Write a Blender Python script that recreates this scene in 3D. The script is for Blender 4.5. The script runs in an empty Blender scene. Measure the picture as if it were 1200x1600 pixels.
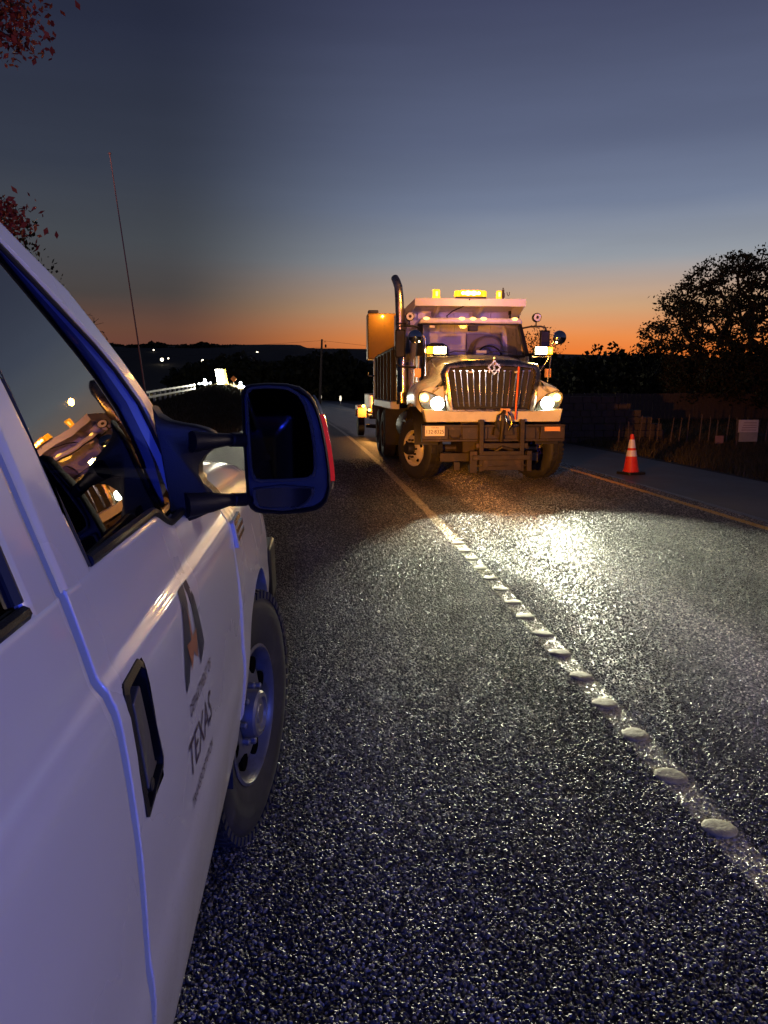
import bpy, bmesh, math, random
import numpy as np
from mathutils import Vector, Matrix
random.seed(7); rng = np.random.default_rng(7)
R_ = math.radians
S = bpy.context.scene
COL = S.collection

# ------------------------------------------------------------------ camera
cd = bpy.data.cameras.new('camera'); cam = bpy.data.objects.new('camera', cd); COL.objects.link(cam)
cd.sensor_fit = 'VERTICAL'; cd.sensor_height = 36; cd.lens = 27.0
cd.clip_start = 0.02; cd.clip_end = 4000
cam.location = (0, 0, 1.5)
cam.rotation_euler = (R_(90 - 9.56), 0, R_(-4.7))
S.camera = cam

# ------------------------------------------------------------------ world: dusk sky by direction
W = bpy.data.worlds.new('World'); S.world = W; W.use_nodes = True
nt = W.node_tree; nt.nodes.clear()
def N(t, k, **kw):
    n = t.nodes.new(k)
    for a, b in kw.items(): setattr(n, a, b)
    return n
def lin(c): return tuple(((v/255)/12.92 if v/255 <= .04045 else ((v/255+.055)/1.055)**2.4) for v in c) + (1,)
def ramp(t, stops):
    r = N(t, 'ShaderNodeValToRGB'); e = r.color_ramp.elements
    while len(e) > 1: e.remove(e[-1])
    e[0].position, e[0].color = stops[0][0], stops[0][1]
    for p, c in stops[1:]:
        x = e.new(p); x.color = c
    return r
def math_(t, op, a, b=None, c=None, clamp=False):
    m = N(t, 'ShaderNodeMath', operation=op, use_clamp=clamp)
    for i, v in enumerate((a, b, c)):
        if v is None: continue
        if isinstance(v, (int, float)): m.inputs[i].default_value = v
        else: t.links.new(v, m.inputs[i])
    return m.outputs[0]
tc = N(nt, 'ShaderNodeTexCoord'); sep = N(nt, 'ShaderNodeSeparateXYZ')
nt.links.new(tc.outputs['Generated'], sep.inputs[0])
X, Y, Z = sep.outputs
el = math_(nt, 'MULTIPLY', math_(nt, 'ARCSINE', Z), 180/math.pi)
hx = math_(nt, 'SQRT', math_(nt, 'ADD', math_(nt, 'MULTIPLY', X, X), math_(nt, 'MULTIPLY', Y, Y)))
SUNAZ = R_(24)
dot = math_(nt, 'DIVIDE', math_(nt, 'ADD', math_(nt, 'MULTIPLY', X, math.sin(SUNAZ)), math_(nt, 'MULTIPLY', Y, math.cos(SUNAZ))), math_(nt, 'MAXIMUM', hx, .001))
fac_el = math_(nt, 'DIVIDE', math_(nt, 'ADD', el, 5), 95, clamp=True)    # -5..90 deg -> 0..1
P_ = lambda d: (d+5)/95
warm = ramp(nt, [(0, lin((200, 95, 40))), (P_(2.0), lin((238, 124, 52))), (P_(3.2), lin((236, 142, 76))), (P_(5.2), lin((205, 162, 122))),
                 (P_(8.5), lin((150, 156, 164))), (P_(12), lin((116, 127, 151))), (P_(16), lin((94, 103, 130))), (P_(24), lin((66, 71, 98))), (P_(45), lin((36, 41, 64))), (1, lin((28, 32, 52)))])
dim = ramp(nt, [(0, lin((96, 50, 42))), (P_(2.2), lin((104, 62, 52))), (P_(3.6), lin((104, 70, 56))), (P_(6), lin((74, 68, 66))),
                (P_(9.5), lin((70, 74, 80))), (P_(14), lin((54, 60, 74))), (P_(22), lin((40, 45, 64))), (P_(40), lin((30, 35, 54))), (1, lin((26, 30, 48)))])
back = ramp(nt, [(0, lin((34, 36, 52))), (P_(6), lin((46, 46, 66))), (P_(15), lin((42, 48, 72))), (P_(40), lin((32, 37, 60))), (1, lin((28, 32, 52)))])
for r in (warm, dim, back): nt.links.new(fac_el, r.inputs[0])
def mixc(t, f, a, b, mode='MIX'):
    m = N(t, 'ShaderNodeMix', data_type='RGBA', blend_type=mode)
    for s, v in ((m.inputs[0], f), (m.inputs[6], a), (m.inputs[7], b)):
        if hasattr(v, 'is_linked') or isinstance(v, bpy.types.NodeSocket): t.links.new(v, s)
        else: s.default_value = v
    return m.outputs[2]
def mrange(t, v, a, b, c=0, d=1, smooth=True):
    m = N(t, 'ShaderNodeMapRange'); m.interpolation_type = 'SMOOTHSTEP' if smooth else 'LINEAR'
    t.links.new(v, m.inputs[0])
    for i, q in enumerate((a, b, c, d)): m.inputs[i+1].default_value = q
    return m.outputs[0]
f1 = mrange(nt, dot, .82, 1.0); f2 = mrange(nt, dot, -.3, .8)
skyc = mixc(nt, f1, mixc(nt, f2, back.outputs[0], dim.outputs[0]), warm.outputs[0])
hzn = N(nt, 'ShaderNodeTexNoise'); hzn.inputs['Scale'].default_value = 2.2; hzn.inputs['Detail'].default_value = 5
hmp = N(nt, 'ShaderNodeMapping'); hmp.inputs['Scale'].default_value = (1, 1, 9); nt.links.new(tc.outputs['Generated'], hmp.inputs[0]); nt.links.new(hmp.outputs[0], hzn.inputs['Vector'])
skyc = mixc(nt, 1.0, skyc, mrange(nt, hzn.outputs[0], .3, .7, .955, 1.045), 'MULTIPLY')     # faint high haze streaks
bg = N(nt, 'ShaderNodeBackground'); bg.inputs[1].default_value = 1.0
wo = N(nt, 'ShaderNodeOutputWorld')
nt.links.new(skyc, bg.inputs[0]); nt.links.new(bg.outputs[0], wo.inputs[0])

S.view_settings.view_transform = 'Standard'; S.view_settings.look = 'None'
S.view_settings.exposure = 0.0; S.view_settings.gamma = 1.0; S.view_settings.use_curve_mapping = False
S.cycles.use_denoising = True
S.cycles.max_bounces = 6; S.cycles.sample_clamp_indirect = 6; S.cycles.caustics_reflective = False; S.cycles.caustics_refractive = False

# ------------------------------------------------------------------ lamps of the place, and added fills
def lamp(name, kind, loc, energy, color, aim=None, size=.05, **kw):
    l = bpy.data.lights.new(name, kind); l.energy = energy; l.color = color
    if kind in ('POINT', 'SPOT'): l.shadow_soft_size = size
    for a, b in kw.items(): setattr(l, a, b)
    o = bpy.data.objects.new(name, l); COL.objects.link(o); o.location = loc
    if aim is not None:
        o.rotation_euler = (Vector(aim) - Vector(loc)).to_track_quat('-Z', 'Y').to_euler()
    return o
TX, TY = 2.69, 11.8                                   # dump truck: middle of its bumper
def gz(y): return -0.01*(y-2.5) if y > -20 else .225
# low beams of the dump truck
for hx_, ax in ((-.86, 2.15), (.90, 2.9)):
    hb_ = lamp('headlight_beam', 'SPOT', (TX+hx_, TY+.08, 1.19), 4200, (1, 1, .72), aim=(ax, 2.0, -.80), size=.08, spot_size=R_(42), spot_blend=1)
    hb_.scale = (1, .64, 1)                           # low beam: wide and flat
# blue and amber strobes of the escort vehicle parked behind the photographer, and of the pickup's own roof bar; the fills are added
lamp('blue_strobe', 'POINT', (.02, -3.9, 1.75), 400, (.03, .06, 1.0), size=.10)
lamp('violet_fill', 'POINT', (1.9, -2.3, 2.1), 215, (.14, .20, 1.0), size=.12)  # added unseen fill that tints the pickup side blue-violet
lamp('violet_strobe', 'SPOT', (5.5, -2.2, 2.9), 2600, (.46, .22, 1.0), aim=(3.6, 14, 3.35), size=.2, spot_size=R_(15), spot_blend=.8)
lamp('side_fill', 'POINT', (4.4, 2.6, 2.0), 165, (1.0, .76, .66), size=.10)  # added white fill from the side, no fixture behind it
lamp('pink_strobe', 'SPOT', (-1.2, .1, 2.16), 2300, (1.0, .30, .22), aim=(2.3, 14, 3.6), size=.12, spot_size=R_(15), spot_blend=.8)
lamp('red_leaf_fill', 'POINT', (-1.62, .0, 2.12), 170, (1.0, .22, .12), size=.05)  # added red lamp that reddens the leaves at the upper left
lamp('amber_turn_signal', 'SPOT', (-.52, 3.52, .93), 4200, (1.0, .34, .004), aim=(2.9, 12, 1.35), size=.05, spot_size=R_(38), spot_blend=1)

# ------------------------------------------------------------------ helpers
def tag(o, label=None, cat=None, group=None, kind=None):
    if label: o['label'] = label
    if cat: o['category'] = cat
    if group: o['group'] = group
    if kind: o['kind'] = kind
    return o
def thing(name, label, cat, loc=(0, 0, 0), rot=(0, 0, 0), group=None):
    o = bpy.data.objects.new(name, None); COL.objects.link(o); o.location = loc; o.rotation_euler = rot
    o.empty_display_size = .3
    return tag(o, label, cat, group)

class MB:
    def __init__(s, off=(0, 0, 0)): s.v = []; s.f = []; s.off = Vector(off)
    def add(s, vs, fs, M=None):
        b = len(s.v)
        for v in vs:
            v = Vector(v)
            if M is not None: v = M @ v
            s.v.append(tuple(v - s.off))
        s.f += [tuple(b+i for i in f) for f in fs]; return s
    def box(s, x0, x1, y0, y1, z0, z1, M=None, tp=0, ty=0):
        vs = [(x0, y0, z0), (x1, y0, z0), (x1, y1, z0), (x0, y1, z0), (x0+tp, y0+ty, z1), (x1-tp, y0+ty, z1), (x1-tp, y1-ty, z1), (x0+tp, y1-ty, z1)]
        return s.add(vs, [(3, 2, 1, 0), (4, 5, 6, 7), (0, 1, 5, 4), (1, 2, 6, 5), (2, 3, 7, 6), (3, 0, 4, 7)], M)
    def cbox(s, c, d, M=None):
        return s.box(c[0]-d[0]/2, c[0]+d[0]/2, c[1]-d[1]/2, c[1]+d[1]/2, c[2]-d[2]/2, c[2]+d[2]/2, M)
    def tube(s, pts, r, n=10, cap=True):
        pts = [Vector(p) for p in pts]; rs = r if isinstance(r, (list, tuple)) else [r]*len(pts)
        b = len(s.v); prev = None; vs = []
        for i, p in enumerate(pts):
            d = (pts[min(i+1, len(pts)-1)] - pts[max(i-1, 0)]).normalized()
            if prev is None: a = d.orthogonal().normalized()
            else: a = (prev - d*prev.dot(d)).normalized()
            prev = a; c = d.cross(a)
            for k in range(n):
                t = 2*math.pi*k/n; vs.append(p + (a*math.cos(t)+c*math.sin(t))*rs[i])
        fs = []
        for i in range(len(pts)-1):
            for k in range(n): fs.append((i*n+k, i*n+(k+1) % n, (i+1)*n+(k+1) % n, (i+1)*n+k))
        if cap: fs.append(tuple(range(n))[::-1]); fs.append(tuple((len(pts)-1)*n+k for k in range(n)))
        return s.add(vs, fs)
    def lathe(s, prof, c=(0, 0, 0), axis='Z', n=32, M=None, close=False, cap=True):
        """prof: list of (r, h). axis gives direction of h."""
        vs = []; fs = []
        for (r, h) in prof:
            for k in range(n):
                t = 2*math.pi*k/n; a, b = r*math.cos(t), r*math.sin(t)
                v = {'Z': (a, b, h), 'Y': (a, h, b), 'X': (h, a, b)}[axis]
                v = Vector(v)
                if M is not None: v = M @ v
                vs.append(v + Vector(c))
        m = len(prof)
        for i in range(m-1 if not close else m):
            j = (i+1) % m
            for k in range(n): fs.append((i*n+k, i*n+(k+1) % n, j*n+(k+1) % n, j*n+k))
        if not close and cap:
            if prof[0][0] > 1e-4: fs.append(tuple(range(n)))
            if prof[-1][0] > 1e-4: fs.append(tuple((m-1)*n+k for k in range(n)))
        return s.add(vs, fs)
    def prism(s, poly, d0, d1, axis='Y', M=None):
        """poly: 2D outline; extruded from d0 to d1 along axis (Y: poly=(x,z); X: poly=(y,z); Z: poly=(x,y))"""
        def P(p, d): return {'Y': (p[0], d, p[1]), 'X': (d, p[0], p[1]), 'Z': (p[0], p[1], d)}[axis]
        n = len(poly); vs = [P(p, d0) for p in poly] + [P(p, d1) for p in poly]
        fs = [tuple(range(n)), tuple(range(2*n-1, n-1, -1))] + [(i, i+n, (i+1) % n+n, (i+1) % n) for i in range(n)]
        return s.add(vs, fs, M)
    def grid(s, rows, flip=False):
        n = len(rows[0]); vs = [p for r in rows for p in r]; fs = []
        for i in range(len(rows)-1):
            for k in range(n-1):
                q = (i*n+k, i*n+k+1, (i+1)*n+k+1, (i+1)*n+k); fs.append(q[::-1] if flip else q)
        return s.add(vs, fs)
    def sphere(s, c, r, n=12, m=8, sc=(1, 1, 1)):
        vs = []; fs = []
        for i in range(m+1):
            ph = math.pi*i/m
            for k in range(n):
                t = 2*math.pi*k/n; vs.append((c[0]+r*sc[0]*math.sin(ph)*math.cos(t), c[1]+r*sc[1]*math.sin(ph)*math.sin(t), c[2]+r*sc[2]*math.cos(ph)))
        for i in range(m):
            for k in range(n): fs.append((i*n+k, (i+1)*n+k, (i+1)*n+(k+1) % n, i*n+(k+1) % n))
        return s.add(vs, fs)
    def build(s, name, mat, parent=None, bev=0, seg=2, smooth=True, ang=35, solid=0, kind=None, label=None, norm=True):
        me = bpy.data.meshes.new(name); me.from_pydata(s.v, [], s.f); me.update()
        if norm:
            bm = bmesh.new(); bm.from_mesh(me); bmesh.ops.remove_doubles(bm, verts=bm.verts, dist=1e-5)
            bmesh.ops.recalc_face_normals(bm, faces=bm.faces); bm.to_mesh(me); bm.free()
        for m in (mat if isinstance(mat, (list, tuple)) else [mat]): me.materials.append(m)
        o = bpy.data.objects.new(name, me); COL.objects.link(o)
        if parent is not None: o.parent = parent
        if smooth:
            me.polygons.foreach_set('use_smooth', [True]*len(me.polygons))
            me.set_sharp_from_angle(angle=R_(ang))
        if solid:
            m = o.modifiers.new('solid', 'SOLIDIFY'); m.thickness = solid; m.offset = -1
        if bev:
            m = o.modifiers.new('bevel', 'BEVEL'); m.width = bev; m.segments = seg; m.limit_method = 'ANGLE'; m.angle_limit = R_(30); m.harden_normals = False
        if kind: o['kind'] = kind
        if label: o['label'] = label
        return o

def raw_mesh(name, verts, quads, mat, parent=None, tris=False, kind=None):
    """fast numpy mesh"""
    verts = np.asarray(verts, dtype=np.float32); quads = np.asarray(quads, dtype=np.int32)
    k = quads.shape[1]; me = bpy.data.meshes.new(name)
    me.vertices.add(len(verts)); me.vertices.foreach_set('co', verts.ravel())
    me.loops.add(quads.size); me.loops.foreach_set('vertex_index', quads.ravel())
    me.polygons.add(len(quads)); me.polygons.foreach_set('loop_start', np.arange(0, quads.size, k, dtype=np.int32))
    me.update(calc_edges=True); me.materials.append(mat)
    o = bpy.data.objects.new(name, me); COL.objects.link(o)
    if parent is not None: o.parent = parent
    if kind: o['kind'] = kind
    return o

def principled(name):
    m = bpy.data.materials.new(name); m.use_nodes = True
    return m, m.node_tree, m.node_tree.nodes['Principled BSDF']
def mat(name, col, rough=.5, metal=0, spec=.5, var=.15, vs=6, bump=0, bs=60, emit=None, es=0, coat=0, dirt=None, dirtf=.5, rv=.1):
    m, t, b = principled(name)
    col = tuple(col[:3])+(1,)
    o = N(t, 'ShaderNodeTexCoord').outputs['Object']
    n = N(t, 'ShaderNodeTexNoise'); n.inputs['Scale'].default_value = vs; n.inputs['Detail'].default_value = 6; n.inputs['Roughness'].default_value = .65
    t.links.new(o, n.inputs['Vector'])
    dark = tuple(c*(1-var) for c in col[:3])+(1,); lite = tuple(min(1, c*(1+var)) for c in col[:3])+(1,)
    r = ramp(t, [(.3, dark), (.7, lite)]); t.links.new(n.outputs[0], r.inputs[0]); c = r.outputs[0]
    if dirt:
        n2 = N(t, 'ShaderNodeTexNoise'); n2.inputs['Scale'].default_value = vs*.6; n2.inputs['Detail'].default_value = 9; n2.inputs['Roughness'].default_value = .75
        t.links.new(o, n2.inputs['Vector'])
        c = mixc(t, mrange(t, n2.outputs[0], .62-dirtf*.3, .78-dirtf*.1, 0, .85), c, tuple(dirt)+(1,))
    t.links.new(c, b.inputs['Base Color'])
    t.links.new(mrange(t, n.outputs[0], .3, .7, max(.02, rough-rv), min(1, rough+rv), False), b.inputs['Roughness'])
    b.inputs['Metallic'].default_value = metal; b.inputs['Specular IOR Level'].default_value = spec
    if coat: b.inputs['Coat Weight'].default_value = coat; b.inputs['Coat Roughness'].default_value = .06
    if emit: b.inputs['Emission Color'].default_value = tuple(emit)+(1,); b.inputs['Emission Strength'].default_value = es
    if bump:
        n3 = N(t, 'ShaderNodeTexNoise'); n3.inputs['Scale'].default_value = bs; n3.inputs['Detail'].default_value = 4
        t.links.new(o, n3.inputs['Vector'])
        bp = N(t, 'ShaderNodeBump'); bp.inputs['Strength'].default_value = 1; bp.inputs['Distance'].default_value = bump
        t.links.new(n3.outputs[0], bp.inputs['Height']); t.links.new(bp.outputs[0], b.inputs['Normal'])
    return m
def emat(name, col, s):
    m, t, b = principled(name)
    b.inputs['Base Color'].default_value = tuple(col)+(1,); b.inputs['Emission Color'].default_value = tuple(col)+(1,); b.inputs['Emission Strength'].default_value = s
    b.inputs['Roughness'].default_value = .3
    return m

M_ = {}
M_['white'] = mat('pickup_white_paint', (.66, .66, .66), .30, spec=.35, var=.02, vs=2, coat=.55, rv=.05)
def paintmat():
    m, t, b = principled('pickup_white_paint_dusty')
    g = N(t, 'ShaderNodeNewGeometry'); sp = N(t, 'ShaderNodeSeparateXYZ'); t.links.new(g.outputs['Position'], sp.inputs[0])
    n = N(t, 'ShaderNodeTexNoise'); n.inputs['Scale'].default_value = 4; n.inputs['Detail'].default_value = 3; n.inputs['Roughness'].default_value = .5
    mp = N(t, 'ShaderNodeMapping'); mp.inputs['Scale'].default_value = (1, 1, .45); t.links.new(g.outputs['Position'], mp.inputs[0]); t.links.new(mp.outputs[0], n.inputs['Vector'])
    f = N(t, 'ShaderNodeTexNoise'); f.inputs['Scale'].default_value = 160; f.inputs['Detail'].default_value = 2; t.links.new(g.outputs['Position'], f.inputs['Vector'])
    low = mrange(t, sp.outputs[2], .98, .48, .06, .55)
    d = math_(t, 'MULTIPLY', low, mrange(t, n.outputs[0], .3, .7, .35, 1.2))
    sp2 = math_(t, 'MULTIPLY', mrange(t, f.outputs[0], .62, .70, 0, .5), mrange(t, sp.outputs[2], .95, .55, 0, 1))
    c = mixc(t, math_(t, 'ADD', d, sp2, clamp=True), (.66, .66, .66, 1), (.36, .32, .25, 1))
    t.links.new(c, b.inputs['Base Color'])
    t.links.new(math_(t, 'ADD', .24, math_(t, 'MULTIPLY', d, .5)), b.inputs['Roughness'])
    b.inputs['Specular IOR Level'].default_value = .4; b.inputs['Coat Weight'].default_value = .5; b.inputs['Coat Roughness'].default_value = .04
    return m
M_['white'] = paintmat()
M_['lower'] = mat('pickup_rocker_paint', (.70, .70, .67), .4, var=.04, coat=.2, dirt=(.32, .28, .22), dirtf=.35, vs=9)
M_['twhite'] = mat('truck_white_paint', (.68, .66, .62), .3, var=.08, coat=.5, dirt=(.25, .2, .14), dirtf=.25, vs=3)
M_['shield'] = mat('body_white_paint', (.72, .72, .72), .5, var=.08, dirt=(.3, .22, .16), dirtf=.2, vs=4)
M_['bodyshade'] = mat('body_side_shaded', (.03, .028, .026), .6, spec=.2, var=.3, dirt=(.05, .04, .035), dirtf=.6, vs=3)  # white body side; its unlit shade is put into the near-black colour
M_['black'] = mat('black_textured_plastic', (.010, .009, .010), .45, spec=.25, var=.2, bump=.0006, bs=500)
M_['rubber'] = mat('seal_rubber', (.012, .012, .013), .55)
M_['tyre'] = mat('tyre_rubber', (.022, .022, .023), .7, var=.3, dirt=(.06, .055, .05), dirtf=.4, vs=12)
M_['steel'] = mat('painted_steel_rim', (.15, .155, .17), .35, .35, var=.15, dirt=(.08, .07, .06), dirtf=.3, vs=10)
M_['rimw'] = mat('truck_wheel_disc', (.62, .58, .5), .35, .2, var=.15, dirt=(.1, .07, .05), dirtf=.3, vs=6)
M_['hub'] = mat('hub_cover', (.22, .22, .22), .42, .5, var=.1)
M_['chrome'] = mat('chrome', (.75, .75, .76), .14, 1, var=.06, rv=.05)
M_['dchrome'] = mat('weathered_stack_steel', (.55, .48, .42), .28, 1, var=.3, vs=5, dirt=(.12, .07, .05), dirtf=.4)
M_['dark'] = mat('dark_steel', (.035, .028, .024), .55, .3, var=.4, dirt=(.12, .075, .045), dirtf=.4, vs=8, bump=.002, bs=30)
M_['bumper'] = mat('bumper_steel', (.045, .034, .028), .5, .3, var=.3, dirt=(.2, .14, .1), dirtf=.25, vs=7)
M_['hole'] = mat('opening_black', (.004, .004, .004), .9, spec=.0)
M_['blk'] = mat('matte_black', (.012, .012, .012), .6)
M_['handle'] = mat('door_handle_paddle', (.10, .09, .08), .35, .1, var=.1)
M_['mirror'] = mat('mirror_dark', (.010, .010, .011), .03, 1, var=0, rv=0.01)  # near black: the dark reflection is put into the glass colour
M_['mirrorb'] = mat('spotter_mirror_silver', (.08, .08, .10), .08, 1, var=0, rv=0.01)
M_['cmirror'] = mat('convex_mirror', (.65, .65, .7), .08, 1, var=0, rv=0.02)
M_['navy'] = mat('decal_navy_vinyl', (.02, .022, .05), .4, var=.05)
M_['star'] = mat('decal_star_vinyl', (.42, .16, .07), .35, var=.05)
M_['ink'] = mat('decal_text_vinyl', (.07, .045, .06), .4, var=.2)
M_['cone'] = mat('cone_orange_pvc', (.70, .035, .02), .45, var=.15, dirt=(.16, .05, .035), dirtf=.4)
M_['conew'] = mat('cone_reflective_collar', (.72, .66, .80), .3, var=.08)
M_['plate'] = mat('plate_reflective', (.85, .82, .74), .4, var=.05, emit=(1, .55, .2), es=0)
M_['plink'] = mat('plate_ink', (.02, .015, .015), .5)
M_['tape'] = mat('orange_reflective_tape', (.85, .42, .15), .35, var=.05)
M_['red'] = mat('red_marker_rod', (.75, .06, .03), .4)
M_['amberlens'] = mat('amber_lens', (.8, .28, .06), .2, emit=(1, .25, .03), es=.25)
M_['redlens'] = mat('red_lens', (.55, .02, .02), .15, emit=(1, .03, .02), es=.22, coat=.5)
M_['clearlens'] = mat('lens_clear', (.25, .22, .2), .1, .3)
M_['head'] = emat('headlight_glow', (.93, 1, .78), 60)
M_['headring'] = mat('headlight_reflector', (.30, .33, .30), .18, .8, emit=(.55, .9, .55), es=.10)
M_['ambon'] = emat('amber_lamp_on', (1, .42, .06), 22)
M_['ambon2'] = emat('amber_beacon_on', (1, .46, .015), 1.5)
M_['ambsm'] = emat('clearance_lamp_on', (1, .50, .10), 5)
M_['barhot'] = emat('light_bar_hot', (1, .55, .10), 40)
M_['barlens'] = emat('light_bar_lens', (1, .36, .02), 1.5)
M_['plow'] = emat('plow_lamp_glow', (1, .80, .36), 45)
M_['yellow'] = mat('attenuator_yellow', (.75, .36, .03), .5, var=.12, dirt=(.2, .1, .03), dirtf=.3, vs=2, emit=(1, .35, .03), es=0)
M_['interior'] = mat('cab_interior', (.05, .05, .06), .8)
M_['seat'] = mat('seat_vinyl', (.16, .15, .19), .45)
M_['wood'] = mat('weathered_wood', (.13, .095, .075), .8, var=.3, vs=10, bump=.003, bs=25)
M_['stone'] = mat('stone_blocks', (.085, .066, .06), .85, var=.3, vs=5, bump=.01, bs=14)
M_['board'] = mat('fence_white_paint', (.7, .68, .62), .6, var=.1)
M_['signw'] = mat('sign_board_white', (.75, .68, .62), .5, var=.1, vs=8)
M_['signg'] = mat('sign_board_lower', (.45, .42, .36), .5, var=.15, vs=8)
M_['pinkb'] = mat('small_board_pink', (.35, .2, .2), .6)
M_['bark'] = mat('tree_bark', (.06, .045, .035), .9, var=.4, vs=10, bump=.02, bs=12)
M_['hotwhite'] = emat('work_light_white', (1, .98, .82), 14)
M_['hotblue'] = emat('work_light_cool', (.80, .90, 1), 26)
M_['panely'] = emat('lit_yellow_side', (1, .62, .08), .8)
M_['farlight'] = emat('distant_house_lamp', (1, .86, .62), 6)
M_['osign'] = mat('orange_sign', (.8, .25, .05), .4, emit=(1, .3, .08), es=.12)
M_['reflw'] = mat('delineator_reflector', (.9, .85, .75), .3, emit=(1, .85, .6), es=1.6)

def leafmat(name, c0, c1):
    m, t, b = principled(name)
    g = N(t, 'ShaderNodeNewGeometry'); n = N(t, 'ShaderNodeTexNoise'); n.inputs['Scale'].default_value = 1.7; n.inputs['Detail'].default_value = 3
    t.links.new(g.outputs['Position'], n.inputs['Vector'])
    wn = N(t, 'ShaderNodeTexWhiteNoise'); t.links.new(g.outputs['Random Per Island'], wn.inputs['Vector'])
    f = math_(t, 'ADD', math_(t, 'MULTIPLY', n.outputs[0], .6), math_(t, 'MULTIPLY', g.outputs['Random Per Island'], .4))
    r = ramp(t, [(.3, tuple(c0)+(1,)), (.75, tuple(c1)+(1,))]); t.links.new(f, r.inputs[0]); t.links.new(r.outputs[0], b.inputs['Base Color'])
    b.inputs['Roughness'].default_value = .6; b.inputs['Specular IOR Level'].default_value = .25
    return m
M_['leaf'] = leafmat('oak_leaves', (.025, .03, .012), (.08, .07, .03))
M_['redleaf'] = leafmat('dull_red_leaves', (.22, .05, .03), (.42, .12, .06))  # dull red tones, varied from leaf to leaf
M_['grass'] = leafmat('roadside_grass', (.05, .045, .02), (.13, .10, .05))

# window glass: grazing reflections of the truck and sky, faint view inside
def glassmat(name, tint, tr):
    m = bpy.data.materials.new(name); m.use_nodes = True; t = m.node_tree; t.nodes.clear()
    o = N(t, 'ShaderNodeOutputMaterial'); mx = N(t, 'ShaderNodeMixShader'); g = N(t, 'ShaderNodeBsdfGlossy'); g.inputs['Roughness'].default_value = .012
    tp = N(t, 'ShaderNodeBsdfTransparent'); tp.inputs[0].default_value = tint+(1,)
    fr = N(t, 'ShaderNodeFresnel'); fr.inputs[0].default_value = tr
    n = N(t, 'ShaderNodeTexNoise'); n.inputs['Scale'].default_value = 3.0
    tcx = N(t, 'ShaderNodeTexCoord'); t.links.new(tcx.outputs['Object'], n.inputs['Vector'])
    bp = N(t, 'ShaderNodeBump'); bp.inputs['Distance'].default_value = .004; bp.inputs['Strength'].default_value = .25
    t.links.new(n.outputs[0], bp.inputs['Height']); t.links.new(bp.outputs[0], g.inputs['Normal'])
    t.links.new(fr.outputs[0], mx.inputs[0]); t.links.new(tp.outputs[0], mx.inputs[1]); t.links.new(g.outputs[0], mx.inputs[2]); t.links.new(mx.outputs[0], o.inputs[0])
    return m
M_['glass'] = glassmat('tinted_side_glass', (.12, .12, .12), 3.2)
M_['wglass'] = glassmat('windshield_glass', (.85, .85, .85), 1.45)

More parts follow.
